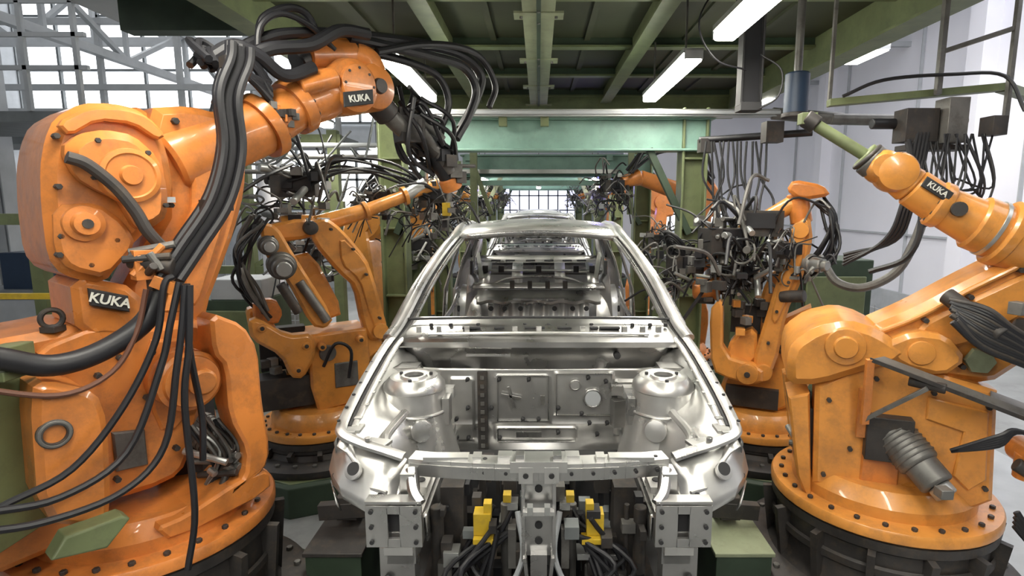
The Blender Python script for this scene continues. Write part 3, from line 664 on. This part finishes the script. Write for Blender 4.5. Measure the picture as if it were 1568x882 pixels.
        for dx in(-.075,.075):
            for dz in(-.055,0,.055): b.cyl(c(.49+dx,1.752,.925+dz),c(.49+dx,1.747,.925+dz),.008,SHD,n=10)
        b.box(c(.49,1.80,.925),(.06,.03,.11),SHD)
        b.box(c(.49,1.78,1.01),(.19,.05,.010),STL)
        b.tube([c(.40,1.77,1.0),c(.43,1.80,1.03),c(.45,1.86,1.08)],.02,STL,10); b.box(c(.455,1.86,1.03),(.05,.08,.10),STL)
        b.lathe(c(.67,1.915,1.045),V((s*.25,-.9,.6)),[(.032,0),(.032,.012),(.024,.013)],STB,24); b.lathe(c(.67,1.912,1.055),V((s*.25,-.9,.6)),[(.024,0),(.024,.006)],SHD,24)
        b.lathe(c(.75,1.955,1.01),V((s*.25,-1,.2)),[(.012,0),(.012,.01)],SHD,12); b.lathe(c(.56,1.86,.98),V((s*.25,-1,.4)),[(.012,0),(.012,.01)],SHD,12)
        b.tube([c(.76,2.0,1.05),c(.66,1.915,1.0),c(.54,1.86,.99)],.008,STB,6); b.tube([c(.73,1.93,.99),c(.63,1.87,.96),c(.53,1.845,.95)],.008,STB,6)
        b.tube([c(.56,2.25,1.14),c(.60,2.1,1.10),c(.56,1.98,1.09)],.018,STB,8)
        b.box(c(.60,1.99,1.122),(.09,.05,.012),STB,rz=s*.3); b.box(c(.70,2.03,1.16),(.06,.07,.012),STB)
        b.cyl(c(.63,1.96,1.14),c(.63,1.96,1.155),.012,STL,n=12)
    for i in range(12):
        x0=-.46+.92*i/12; x1=x0+.92/12
        f=lambda x: 1.925-.045*(1-(x/.46)**2)
        b.beam(q(x0,f(x0),1.09),q(x1,f(x1),1.09),.07,.028,STB)
        b.beam(q(x0,f(x0)-.035,1.066),q(x1,f(x1)-.035,1.066),.008,.045,STL)
        b.cyl(q((x0+x1)/2,f(x0)-.036,1.07),q((x0+x1)/2,f(x0)-.042,1.07),.007,SHD,n=10)
        if i%2: b.cyl(q((x0+x1)/2,f(x0),1.10),q((x0+x1)/2,f(x0),1.107),.008,SHD,n=10)
    for x,w,h in((-.33,.16,.018),(.33,.16,.018),(-.12,.05,.03),(.12,.05,.03),(-.22,.03,.022),(.22,.03,.022)):
        b.box(q(x,1.895,1.108),(w,.045,h),STB)
    b.box(q(0,1.875,1.10),(.20,.09,.04),STB); b.box(q(-.065,1.86,1.125),(.03,.04,.03),STL); b.box(q(.065,1.86,1.125),(.03,.04,.03),STL); b.box(q(-.045,1.835,1.07),(.05,.012,.06),STB); b.box(q(.045,1.835,1.07),(.05,.012,.06),STB)
    for x in(-.045,.045): b.cyl(q(x,1.83,1.07),q(x,1.824,1.07),.01,SHD,n=10)
    b.box(q(-.055,1.86,.90),(.012,.05,.32),STL); b.box(q(.055,1.86,.90),(.012,.05,.32),STL); b.box(q(0,1.88,.90),(.11,.012,.32),STL)
    for z in(.80,.86,1.0): b.cyl(q(0,1.874,z),q(0,1.868,z),.014,SHD,n=12)
    b.box(q(0,1.83,.935),(.11,.03,.015),STB); b.box(q(-.03,1.82,.95),(.02,.03,.03),ALU); b.box(q(.03,1.82,.95),(.02,.03,.03),ALU)
    b.box(q(0,1.87,.64),(.06,.05,.24),STL); b.beam(q(-.05,1.85,.76),q(-.03,1.85,.56),.012,.05,STL); b.beam(q(.05,1.85,.76),q(.03,1.85,.56),.012,.05,STL)
    for x,w in((-.34,.09),(-.02,.10),(.13,.07),(.36,.10),(.28,.04),(-.2,.05)):
        b.box(q(x,2.775,1.382+.005),(w,.03,.008),SHD,rz=random.uniform(-.1,.1))
    for x in(-.36,-.12,.0,.22,.43,-.5,.52,-.6,.6):
        b.box(q(x,2.745,1.385),(.025,.02,.03),STB,rz=.2)
        b.cyl(q(x+.05,2.81,1.385),q(x+.05,2.81,1.402),.010,SHD,n=10)
    b.tube([q(-.55,2.73,1.365),q(0,2.70,1.378),q(.55,2.73,1.365)],.008,STB,6)
    b.tube([q(-.68,2.86,1.415),q(0,2.83,1.43),q(.68,2.86,1.415)],.007,SHD,6)
    b.box(q(-.25,2.70,1.265),(.22,.012,.012),STB); b.cyl(q(.39,2.735,1.26),q(.39,2.695,1.26),.017,SHD,n=14)
    yf=2.745
    b.box(q(-.285,yf-.01,.95),(.05,.02,.44),DRK)
    for k in range(9): b.box(q(-.285,yf-.022,.78+.045*k),(.02,.006,.02),GRY)
    b.beam(q(-.19,yf-.012,1.05),q(-.09,yf-.012,1.03),.010,.012,STL); b.beam(q(-.155,yf-.012,1.09),q(-.125,yf-.012,.98),.010,.012,STL)
    for x,z,r in((.275,1.03,.045),(.185,1.10,.024)):
        b.tor(q(x,yf-.012,z),(0,1,0),r,.006,STL); b.lathe(q(x,yf-.010,z),(0,-1,0),[(r*.9,0),(r*.88,.008)],LGY if r>.04 else STB,28)
    b.box(q(.02,yf-.015,1.02),(.022,.01,.05),GRY)
    b.box(q(-.05,yf-.018,.84),(.13,.01,.03),STL); b.box(q(.40,yf-.03,1.08),(.07,.03,.05),STB); b.box(q(.40,yf-.03,.96),(.06,.05,.14),STL,rz=.3)
    for (x0,x1,z0,z1) in((-.21,.05,.905,1.145),(.09,.37,.935,1.155),(-.21,.19,.795,.865)):
        for a_,b__ in(((x0,z0),(x1,z0)),((x1,z0),(x1,z1)),((x1,z1),(x0,z1)),((x0,z1),(x0,z0))):
            b.beam(q(a_[0],yf-.004,a_[1]),q(b__[0],yf-.004,b__[1]),.006,.006,STL)
    random.seed(4)
    for x,z in ((-.47,1.05),(-.42,.92),(-.42,.82),(-.36,1.13),(-.36,.98),(-.36,.82),(-.2,1.13),(-.2,.82),(-.05,1.13),(-.08,.92),(.10,.85),(.1,.98),(.25,1.14),(.26,.90),(.30,.84),(.34,1.12),(.22,.95),(.45,.85),(-.47,.86),(-.24,.98),(.0,.92),(.35,.90)):
        b.lathe(q(x,yf-.004,z),(0,-1,0),[(.011,0),(.010,.018),(.005,.024)],SHD,12)
        b.beam(q(x-.008,yf-.018,z-.012),q(x+.010,yf-.018,z+.006),.004,.006,SHD)
    b.box(q(0,2.66,.74),(.95,.10,.03),STL)
    b.box(q(0,4.87,1.18),(.45,.03,.02),STL)
    for x in(-.16,.14,-.30,.30,-.42,.42): b.cyl(q(x,4.86,1.10),q(x,4.85,1.10),.022,SHD,n=16)
    for x in(-.35,.0,.35,-.5,.5): b.box(q(x,5.22,1.41),(.05,.04,.06),SHD)
    for x in(-.42,-.08,.10,.42,-.28,.28): b.box(q(x,5.49,1.463),(.09,.06,.012),SHD)
    for x in(-.24,.24,-.08,.08): b.box(q(x,5.02,1.29),(.04,.05,.07),DRK)
    b.tube([q(-.55,5.0,1.22),q(-.3,5.1,1.33),q(0,5.12,1.35),q(.3,5.1,1.33),q(.55,5.0,1.22)],.012,STB,8)
    for y,z in((3.5,.80),(4.1,.78)): b.box(q(0,y,z),(1.3,.10,.08),STL)
    for s in(-1,1):
        b.tube([q(s*.62,4.3,1.35),q(s*.64,4.1,1.25),q(s*.66,3.6,1.2)],.016,STL,8)
        b.box(q(s*.66,4.42,1.2),(.03,.14,.3),STL); b.cyl(q(s*.645,4.42,1.3),q(s*.635,4.42,1.3),.03,SHD); b.cyl(q(s*.645,4.42,1.18),q(s*.635,4.42,1.18),.025,SHD)
        b.cyl(q(s*.5,5.1,1.27),q(s*.49,5.06,1.27),.035,SHD); b.box(q(s*.60,5.0,1.45),(.02,.1,.12),SHD)
        b.beam(q(s*.5,5.05,1.2),q(s*.58,5.3,1.55),.04,.03,STB)
    b.done('frame_members',R,bevel=.003)
    return R
car(0); car(5.7); car(11.4)
# ---------------------------------------------------------------- carrier skid and clamping fixture
b=B()
for s in(-1,1):
    b.box((s*.47,9.6,.40),(.12,14,.12),DRK); b.box((s*1.0,10.2,.10),(.16,13,.2),GRD)
for y in(3.2,4.4,5.8,7.6,9.4,11.2,13.2,15.5):
    b.box((0,y,.36),(1.3,.12,.10),MGY)
    for s in(-1,1): b.box((s*.47,y,.17),(.16,.16,.34),GRD); b.cyl((s*.6,y,.36),(s*.6,y,.62),.03,GRY)
b.done('body_carrier_skid',None,bevel=.004)
for s in(-1,1):
    b=B()
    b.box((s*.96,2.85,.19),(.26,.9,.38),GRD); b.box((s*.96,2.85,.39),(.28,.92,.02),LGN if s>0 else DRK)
    b.beam((s*.85,2.62,.50),(s*1.10,2.62,.48),.05,.08,DRK); b.box((s*.96,2.75,.50),(.10,.3,.12),DRK); b.cyl((s*.98,2.9,.4),(s*.98,2.9,.7),.04,GRY)
    b.done('side_platform',None,bevel=.006)
R=grp('clamping_fixture')
b=B()
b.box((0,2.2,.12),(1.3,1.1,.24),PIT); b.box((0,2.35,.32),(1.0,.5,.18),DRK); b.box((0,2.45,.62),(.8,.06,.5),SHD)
for s in(-1,1):
    b.box((s*.49,1.82,.66),(.12,.08,.34),STL); b.box((s*.49,1.80,.52),(.17,.14,.05),ALU); b.box((s*.49,1.84,.22),(.12,.12,.44),GRN)
    b.box((s*.48,1.77,.83),(.10,.02,.03),STB); b.cyl((s*.52,1.775,.72),(s*.52,1.76,.72),.015,SHD)
    b.cyl((s*.22,2.02,.3),(s*.22,2.02,.74),.028,GRY); b.cyl((s*.13,2.06,.3),(s*.13,2.06,.84),.02,GRY)
    b.box((s*.215,2.0,.80),(.065,.06,.085),YCL); b.box((s*.205,1.97,.745),(.085,.05,.02),YCL); b.box((s*.195,2.0,.855),(.03,.04,.05),YCL); b.box((s*.12,2.0,.90),(.03,.04,.03),YCL)
    b.box((s*.34,2.1,.70),(.09,.10,.42),DRK); b.box((s*.28,2.05,.62),(.05,.06,.2),DRK); b.cyl((s*.39,2.0,.4),(s*.39,2.0,.86),.025,DRK)
    b.box((s*.25,1.92,.56),(.028,.028,.05),RED); b.box((s*.1,1.96,.72),(.03,.04,.16),GRY)
    b.cyl((s*.30,1.95,.35),(s*.30,1.95,.60),.03,GRY); b.box((s*.10,2.02,.86),(.04,.05,.03),STL)
    for k in range(12): b.tube([V((s*.15,2.0,.8))+rv(.06),V((s*.28,1.92,.6))+rv(.08),V((s*.12,1.9,.48))+rv(.06),V((s*.2,2.1,.3))],.010,BLK,7)
    b.tube([(s*.08,1.98,.85),(s*.06,1.92,.7),(s*.13,1.9,.52),(s*.10,1.95,.35)],.011,LGY,7)
random.seed(9)
for k in range(170):
    x=random.uniform(-.42,.42); y=random.uniform(1.96,2.35); z=random.uniform(.4,.90)
    b.box((x,y,z),(random.uniform(.015,.06),random.uniform(.03,.08),random.uniform(.015,.08)),random.choice([DRK,DRK,BLK,GRY,SHD,MGY,DRK,BLK,ALU]))
for k in range(24):
    x=random.uniform(-.42,.42); y=2.0+random.random()*.3; b.cyl((x,y,.3),(x,y,random.uniform(.6,.9)),random.uniform(.008,.018),random.choice([GRY,DRK,BLK]),n=12)
b.done('clamp_units',R,bevel=.002)
# ---------------------------------------------------------------- SHELL
b=B(); b.add([(-12.2,-7,0),(6.5,-7,0),(6.5,24,0),(-12.2,24,0)],[(0,1,2,3)],FLR); b.done('floor')
b=B(); b.box((0,3,.004),(1.9,5,.008),PIT); b.done('floor_pit_cover')
b=B(); b.box((6.4,8.5,2.95),(.2,31,5.9),WHT); b.done('wall_right')
b=B()
for y in(3,5.2,7.4,9.6,11.8,14): b.box((6.27,y,2.9),(.05,.02,5.8),LGY)
b.box((6.2,8.2,2.6),(.25,.3,5.2),WHT); b.box((6.2,12.5,2.6),(.25,.3,5.2),WHT); b.box((6.27,10,.25),(.06,28,.5),LGY); b.box((6.27,10,1.5),(.04,28,.03),LGY)
b.done('trim_1')
b=B(); b.box((1.2,23.9,3),(13.4,.2,6),LGY); b.done('wall_back')
b=B(); b.box((-12.1,8.5,4.7),(.2,31,9.4),LGY); b.done('wall_left')
b=B(); b.box((-2.8,-6.9,1.0),(18.6,.2,2.0),LGY); b.box((-2.8,-6.9,5.7),(18.6,.2,7.4),WHT)
for k in range(7): b.box((-11+2.8*k,-6.6,3),(.4,.4,6),GRN)
b.done('wall_front')
def window(x0,x1,y,z0,z1,nx,nz,i,m=WIN):
    R=grp('window_%d'%i); b=B()
    b.box(((x0+x1)/2,y+.05,(z0+z1)/2),(x1-x0,.02,z1-z0),m); b.done('glazing',R)
    b=B()
    for k in range(nx+1): b.box((x0+(x1-x0)*k/nx,y,(z0+z1)/2),(.05,.08,z1-z0),MGY)
    for k in range(nz+1): b.box(((x0+x1)/2,y,z0+(z1-z0)*k/nz),(x1-x0,.08,.05),MGY)
    b.done('mullions',R)
window(-12,-2.2,13.5,1.9,3.3,14,2,1); window(-12,-2.2,13.5,3.9,8.6,10,4,2)
window(-1.6,1.6,23.7,1.2,3.6,8,4,3,WNF); window(3.2,5.2,15.9,1.3,2.2,4,2,4)
b=B(); b.box((-7.1,13.65,.95),(9.8,.1,1.9),LGY); b.box((-7.1,13.65,3.6),(9.8,.1,.6),LGY); b.box((-7.1,13.65,9),(9.8,.1,.8),LGY); b.done('wall_back_left')
b=B(); b.box((4.4,16.1,3),(4,.2,6),WHT); b.done('wall_back_right')
b=B(); b.box((4.6,8.5,5.95),(3.8,31,.1),LGY); b.box((-4.7,8.5,9.4),(15,31,.1),LGY); b.box((2.7,8.5,7.7),(.1,31,3.5),LGY)
for k in range(28): b.box((4.6,.4+k*.9,5.85),(3.6,.08,.12),MGY)
b.done('ceiling')
def truss(p,q,h,n,m,w=.06):
    b=B(); p=V(p);q=V(q); up=V((0,0,h))
    b.beam(p,q,w,w,m); b.beam(p+up,q+up,w,w,m)
    for k in range(n):
        a=p.lerp(q,k/n); c=p.lerp(q,(k+1)/n)
        b.beam(a,c+up,w*.6,w*.6,m) if k%2 else b.beam(a+up,c,w*.6,w*.6,m)
        b.beam(a,a+up,w*.5,w*.5,m)
    return b.done('roof_truss')
truss((-12,9.5,4.6),(-2.3,9.5,4.6),.9,8,LGY,.12); truss((-5.5,4,3.9),(-5.5,13,3.9),.7,7,LGY,.1)
truss((2.7,7,4.7),(6.3,7,4.7),.6,6,LGY,.08); truss((2.7,10,4.7),(6.3,10,4.7),.6,6,LGY,.08); truss((2.7,13,4.7),(6.3,13,4.7),.6,6,LGY,.08); truss((4.4,4,4.9),(4.4,15,4.9),.5,14,LGY,.06)
for x,y in((-4.2,9),(-5.8,12),(-8.5,9),(-3.2,12),(-6.6,7.0)):
    b=B(); b.box((x,y,3),(.10,.2,6),LGY); b.box((x-.09,y,3),(.02,.22,6),LGY); b.box((x+.09,y,3),(.02,.22,6),LGY); b.box((x,y,.15),(.4,.4,.3),GRY); b.done('steel_column',None,bevel=.005)
b=B(); b.cyl((-3.0,6.3,0),(-3.0,6.3,2.75),.10,WHT); b.cyl((-3.0,6.3,0),(-3.0,6.3,.06),.16,WHT); b.cyl((-3.0,6.3,2.7),(-3.0,6.3,2.76),.14,LGY); b.done('pipe_column')
b=B()
b.box((-6.4,6.2,2.85),(4.2,1.2,.10),MGY)
for k in range(9): b.beam((-8.4+.5*k,5.6,2.9),(-8.4+.5*k,5.6,3.9),.04,.04,LGY)
for z in(3.3,3.6,3.9): b.beam((-8.5,5.6,z),(-4.3,5.6,z),.04,.04,LGY)
for z in(3.2,3.5,4.3): b.beam((-9,7.5,z),(-2.6,7.5,z),.07,.07,LGY)
for k in range(7): b.beam((-8.6+k,7.5,2.9),(-8.6+k,7.5,4.3),.06,.06,LGY)
b.box((-5.8,7.9,2.85),(6.4,.8,.12),MGY)
b.beam((-4.4,5.7,0),(-4.4,5.7,2.9),.14,.14,GRD); b.beam((-7,5.7,0),(-7,5.7,2.9),.14,.14,GRD)
b.done('catwalk',None)
b=B()
for x in(-4.9,-3.6,-2.5): b.box((x,7.0,1.45),(.12,.12,2.9),GRN)
for z in(1.2,2.0,2.8): b.beam((-5.0,7.0,z),(-2.4,7.0,z),.08,.10,GRN)
b.beam((-4.9,7.0,2.0),(-3.6,7.0,2.8),.06,.06,GRN); b.beam((-3.6,7.0,1.2),(-2.5,7.0,2.0),.06,.06,GRN)
b.done('green_steel_framework',None,bevel=.005)
# ---------------------------------------------------------------- mezzanine deck
R=grp('steel_mezzanine_deck')
b=B()
b.box((.25,3.1,3.50),(4.6,9.0,.05),DCK)
for x,w,h in((-2.0,.14,.26),(-.79,.10,.16),(0,.22,.18),(.86,.10,.16),(2.5,.16,.28)):
    mm=LGN if w==.22 else GRN
    b.box((x,3.1,3.475-h/2),(w*.5,9.0,h),mm)
    b.box((x,3.1,3.475-h),(w*1.3 if w<.2 else w,9.0,.02),mm)
for k,y in enumerate((-.8,.4,1.6,2.8,4.06,5.28,6.4,7.55)):
    b.box((.25,y,3.44),(4.5,.06,.08),GRD); b.box((.25,y,3.40),(4.5,.10,.02),GRN)
    b.box((0,y,3.285),(.34,.14,.015),LGN); bolts(b,(0,y,3.278),(0,0,-1),.12,4,.012,.015,GRY)
for x in(-1.4,-.4,.43,1.3,1.9): b.box((x,3.1,3.465),(.05,9,.03),DCK)
b.box((0,3.1,3.28),(.03,9.0,.02),GRD)
b.box((.25,7.6,3.30),(4.6,.12,.34),GRN)
b.done('deck_grid',R,bevel=.004)
b=B(); b.box((-2.9,2.8,3.62),(1.6,5.0,.05),LGY); b.box((-2.15,2.8,3.5),(.08,5,.2),GRY)
b.box((-2.6,4.6,3.45),(1.2,.15,.25),GRD)
b.done('side_deck',R)
# ---------------------------------------------------------------- portals
def portal(y,zp,w=.2):
    R=grp('portal_frame'); b=B()
    for x in(-1.27,1.34):
        b.box((x,y,zp/2),(w,.03,zp),GRN); b.box((x-w/2,y,zp/2),(.02,w,zp),GRN); b.box((x+w/2,y,zp/2),(.02,w,zp),GRN)
        b.box((x,y,.03),(w*1.7,w*1.7,.06),GRN)
        for z in(.6,1.2,1.8,2.4): b.box((x,y-.04,z),(w,.06,.02),GRN)
    b.box((.25,y-.02,zp-.22),(2.45,.08,.24),TEA); b.box((.25,y-.02,zp-.09),(2.5,.2,.02),TEA); b.box((.25,y-.02,zp-.35),(2.4,.2,.02),TEA)
    b.beam((1.32,y-.05,1.75),(.95,y-.05,zp-.34),.06,.06,GRD); b.beam((-1.25,y-.05,1.75),(-.9,y-.05,zp-.34),.06,.06,GRD)
    b.done('steelwork',R,bevel=.005)
    return R
R=portal(5.0,2.82)
b=B(); b.box((.5,4.85,2.76),(3.0,.10,.06),ALU); b.box((.5,4.79,2.76),(3.0,.02,.03),LGY)
b.cyl((1.95,4.85,2.76),(2.5,4.75,2.70),.05,GRY); b.cyl((2.4,4.75,2.70),(3.4,4.6,2.66),.045,GRY)
for x in(-.3,.05): b.box((x,4.86,2.70),(.07,.06,.09),GRN)
b.done('pipe_tray',R,bevel=.004)
for y,z in((7.4,2.72),(9.8,2.75),(12.5,2.8),(15.5,2.8),(19,2.85)):
    portal(y,z)
b=B()
for y in(8.5,11,14,17): b.box((0,y,2.62),(2.3,.06,.05),LGY)
for x in(-.9,.9): b.box((x,13.5,2.60),(.08,12.5,.08),TEA)
b.done('overhead_conveyor_rail')
b=B()
b.box((0,7.2,2.42),(2.0,.10,.05),ALU); b.box((0,7.25,2.28),(2.1,.2,.06),TEA)
b.beam((-.55,6.6,1.9),(-.75,6.6,2.45),.05,.05,GRN); b.beam((-.75,6.6,1.7),(-.75,6.6,2.7),.08,.08,GRN); b.beam((1.0,6.2,1.9),(1.0,6.2,2.8),.06,.06,GRN)
b.beam((-.9,8.8,1.8),(-.55,8.8,2.5),.06,.06,LGN); b.beam((.9,8.8,1.8),(.6,8.8,2.5),.06,.06,LGN)
b.done('cross_brace_frame')
# ---------------------------------------------------------------- lamps
def lamp(x,y0,y1,z,w=.13,area=24):
    R=grp('fluorescent_lamp'); b=B()
    b.box((x,(y0+y1)/2,z+.04),(w*1.0,y1-y0,.03),ALU); b.beam((x,y0+.2,z+.06),(x,y0+.2,3.38 if z<3.2 else z+.5),.012,.012,GRY); b.beam((x,y1-.2,z+.06),(x,y1-.2,3.38 if z<3.2 else z+.5),.012,.012,GRY)
    b.box((x,y0-.01,z+.01),(w*.9,.02,.05),LGY); b.box((x,y1+.01,z+.01),(w*.9,.02,.05),LGY); b.done('housing',R)
    b=B()
    b.box((x,(y0+y1)/2,z-.005),(w*.9,y1-y0,.05),LMP); b.done('diffuser',R,bevel=.012)
    l=bpy.data.lights.new('lamp_light','AREA'); l.shape='RECTANGLE'; l.size=w; l.size_y=y1-y0; l.energy=area; l.color=(1,.95,.84)
    o=bpy.data.objects.new('lamp_light',l); sc.collection.objects.link(o); o.location=(x,(y0+y1)/2,z-.07); o.parent=R
lamp(-.98,3.8,5.25,2.95); lamp(1.0,3.8,5.25,2.95); lamp(1.05,1.9,3.35,2.95); lamp(-1.05,1.0,2.3,3.05); lamp(1.05,-.2,1.3,2.95); lamp(-1.0,-.8,.7,2.95)
lamp(-2.4,5.5,6.6,2.9); lamp(4.2,7.2,7.9,3.9,.2,20); lamp(5.2,5.6,6.6,4.6,.2,20)
lamp(-.9,8.5,9.8,2.4,.1,20); lamp(.9,8.5,9.8,2.4,.1,20); lamp(0,12,13,2.4,.1,20); lamp(-2.6,9.0,10,2.9,.12,30); lamp(2.6,6.5,7.5,3.2,.12,30)
def area(x,y,z,sx,sy,e,tgt,col=(1,1,1)):  # soft fill lights added to brighten car, hall and right wall; no fixture modelled
    l=bpy.data.lights.new('fill_light','AREA'); l.shape='RECTANGLE'; l.size=sx; l.size_y=sy; l.energy=e; l.color=col
    o=bpy.data.objects.new('fill_light',l); sc.collection.objects.link(o); o.location=(x,y,z)
    o.rotation_euler=(V(tgt)-V((x,y,z))).to_track_quat('-Z','Y').to_euler()
area(0,-2.5,4.2,2.5,.8,110,(0,3,1),(1,.96,.88)); area(4.6,6,5.6,3,8,360,(5.4,6.1,0),(.95,.95,1)); area(-6,7,8.5,6,8,430,(-5,7,0)); area(4.4,1,5,2,2,60,(2,3,1)); area(-4.5,1,4.5,2,2,60,(-1.5,2.5,1.2)); area(0,15,2.9,2,6,60,(0,15,0))
# ---------------------------------------------------------------- right hand hung equipment
b=B()
b.beam((1.72,3.45,2.60),(2.62,3.3,2.66),.07,.04,GRN); b.beam((2.62,3.3,2.66),(4.4,4.6,2.7),.06,.05,GRN)
b.beam((2.26,3.3,2.62),(2.26,3.3,3.4),.03,.03,GRY); b.beam((2.58,3.2,2.45),(2.58,3.2,3.4),.025,.025,GRY); b.beam((1.75,3.5,2.62),(1.75,3.5,3.4),.02,.02,GRY)
b.beam((2.26,3.3,2.85),(2.58,3.2,2.95),.025,.025,GRY); b.cyl((1.66,3.75,2.58),(1.66,3.75,2.84),.075,BLU); b.cyl((1.66,3.75,2.56),(1.66,3.75,2.59),.085,DRK); b.cyl((1.66,3.75,2.82),(1.66,3.75,3.4),.025,GRY)
b.box((2.12,3.25,2.44),(.18,.12,.18),DRK); b.box((2.28,3.2,2.46),(.11,.12,.24),GRY); b.box((2.44,3.1,2.42),(.08,.1,.10),DRK); b.cyl((1.9,3.3,2.46),(2.1,3.3,2.46),.03,BLK)
b.box((2.22,3.25,2.32),(.34,.12,.03),DRK)
b.done('cable_bracket_boom',None,bevel=.004)
b=B(); random.seed(77)
for k in range(14):
    x=2.05+.02*k+rv(.02).x
    b.tube([(x,3.2,2.36),(x+rv(.05).x,3.15,2.15),(x+.05+rv(.10).x,3.1,1.85+.3*random.random()),(x+.12+rv(.1).x,3.05,2.1),(x+.12,3.1,2.38)],.006,BLK,6)
b.tube([(1.75,3.35,2.62),(1.95,3.3,2.70),(2.3,3.25,2.72),(2.55,3.2,2.7),(2.6,3.1,2.5)],.010,BLK,8)
for k in range(4): b.tube([(2.1+.02*k,3.2,2.4),(2.02+.02*k,3.15,2.0),(1.97+.02*k,3.2,1.8),(1.8,3.3,1.65+.02*k)],.012,BLK,8)
b.tube([(2.05,3.2,2.36),(2.1,3.1,1.95),(2.05,3.1,1.72),(1.9,3.2,1.62)],.016,BLK,8)
b.done('hanging_cable_bundle')
b=B()
b.box((1.62,4.0,2.50),(.12,.10,.14),DRK); b.box((1.25,4.3,2.44),(.10,.10,.10),DRK); b.cyl((1.2,4.3,2.48),(1.9,4.0,2.50),.025,BLK)
for k in range(14):
    x=1.18+.035*k+rv(.02).x
    b.tube([(x,4.1,2.45),(x+rv(.04).x,4.05,2.2),(x+rv(.08).x,4.0,2.0),(x+rv(.14).x,3.9,1.75+rv(.1).x)],.008,BLK,6)
b.done('cable_drop')
b=B(); b.box((1.36,3.6,3.0),(.012,.09,.78),SHD); b.box((1.30,3.6,3.0),(.11,.012,.78),BLK); b.box((1.24,3.6,3.0),(.012,.09,.78),SHD); b.box((1.30,3.6,2.60),(.13,.11,.05),SHD)
b.tube([(1.1,3.5,3.35),(.92,3.4,3.05),(1.02,3.4,2.84),(1.24,3.5,2.80)],.006,BLK); b.tube([(1.34,3.55,2.9),(1.45,3.5,2.8),(1.44,3.5,2.65),(1.34,3.55,2.58)],.006,BLK)
b.done('hanging_strut',None,bevel=.003)
b=B(); random.seed(31)
for k in range(36):
    x=random.uniform(-3,-1.4); y=random.uniform(4.5,8)
    a=V((x,y,random.uniform(2.2,2.9))); c=a+V((random.uniform(-.8,.4),random.uniform(-.3,.3),random.uniform(-.7,.1)))
    b.tube([a,a.lerp(c,.5)+V((0,0,-.25)),c],.012,random.choice([BLK,MGY]),6)
for z in(2.35,2.5,2.62): b.cyl((-4.2,6.0,z),(-1.5,6.0,z),.025,random.choice([LGY,GRY]),n=12)
b.done('overhead_cable_run')
# ---------------------------------------------------------------- left background equipment
b=B()
for x,y,h in((-3.75,4.2,1.95),(-3.35,4.0,1.45),(-3.0,4.4,1.4)): b.box((x,y,h/2),(.09,.09,h),GRN)
b.beam((-4.2,4.1,1.9),(-3.3,4.1,1.9),.08,.08,GRN); b.beam((-4.2,4.0,1.35),(-2.8,4.0,1.35),.04,.04,YCL); b.beam((-4.2,4.0,.5),(-2.8,4.0,.5),.06,.06,GRN); b.beam((-3.75,4.2,1.7),(-3.3,4.2,1.1),.05,.05,GRN)
b.done('green_guard_frame')
b=B(); b.box((-5.2,6.3,.5),(1.6,.8,1.0),LGY); b.box((-5.2,6.3,1.08),(1.7,.9,.06),MGY); b.box((-5.5,6.1,1.3),(.5,.3,.4),BLU); b.done('workbench',None,bevel=.01)
b=B(); b.box((-3.05,5.6,.55),(.8,.6,1.1),GRD); b.box((-3.05,5.28,.6),(.7,.03,.8),GRN); b.box((-2.9,5.5,1.2),(.5,.4,.2),LGY); b.done('control_cabinet',None,bevel=.01)
b=B(); b.box((2.75,5.4,.75),(.7,.5,1.5),GRD); b.box((2.75,5.13,.8),(.55,.03,1.1),GRN); b.done('control_cabinet',None,bevel=.01)
b=B(); b.box((2.05,5.6,.9),(.3,.3,1.8),GRN); b.box((1.9,5.4,1.3),(.5,.2,.2),DRK); b.done('fixture_stand',None,bevel=.01)
for (x,y,z),s_,sd in(((-1.15,5.4,1.55),.8,41),((-2.15,5.2,1.5),.9,42),((1.2,5.5,1.6),.7,43)):
    b=B(); weldgun(b,(x,y,z),s_,sd); b.box((x,y,z/2),(.16,.16,z),GRN); b.box((x,y,.03),(.4,.4,.06),GRN); b.done('clamp_stand',None)
def fence(p,q,h,nm='safety_fence',m=LGY):
    b=B(); p=V(p);q=V(q); L=(q-p).length; k=int(L/.09)
    for i in range(k+1):
        a=p.lerp(q,i/k); b.beam(a+V((0,0,.1)),a+V((0,0,h)),.008,.008,m)
    for i in range(int(h/.09)): b.beam(p+V((0,0,.1+.09*i)),q+V((0,0,.1+.09*i)),.008,.008,m)
    for i in range(int(L/1.2)+1):
        a=p.lerp(q,i*1.2/L); b.beam(a,a+V((0,0,h+.05)),.05,.05,m)
    b.done(nm)
fence((3.6,5.0,0),(3.6,9.8,0),.95); fence((-3.5,8.3,0),(-8,8.3,0),1.3)
b=B(); b.box((2.9,2.9,.02),(1.6,4.0,.04),LGY); b.done('floor_plate')
b=B(); b.sph((.9,8.1,2.28),.05,PUR); b.sph((-.85,7.7,2.2),.03,PUR); b.done('welding_spark')
l=bpy.data.lights.new('weld_light','POINT'); l.energy=15; l.color=(.35,.3,1); l.shadow_soft_size=.1
o=bpy.data.objects.new('weld_light',l); sc.collection.objects.link(o); o.location=(.9,7.9,2.3)
# ---------------------------------------------------------------- world
w=bpy.data.worlds.new('world'); sc.world=w; w.use_nodes=True
bg=w.node_tree.nodes['Background']; bg.inputs['Color'].default_value=(.95,.97,1,1); bg.inputs['Strength'].default_value=.5
sc.view_settings.view_transform='Standard'; sc.view_settings.look='None'
sc.view_settings.exposure=-.08; sc.view_settings.gamma=1.0
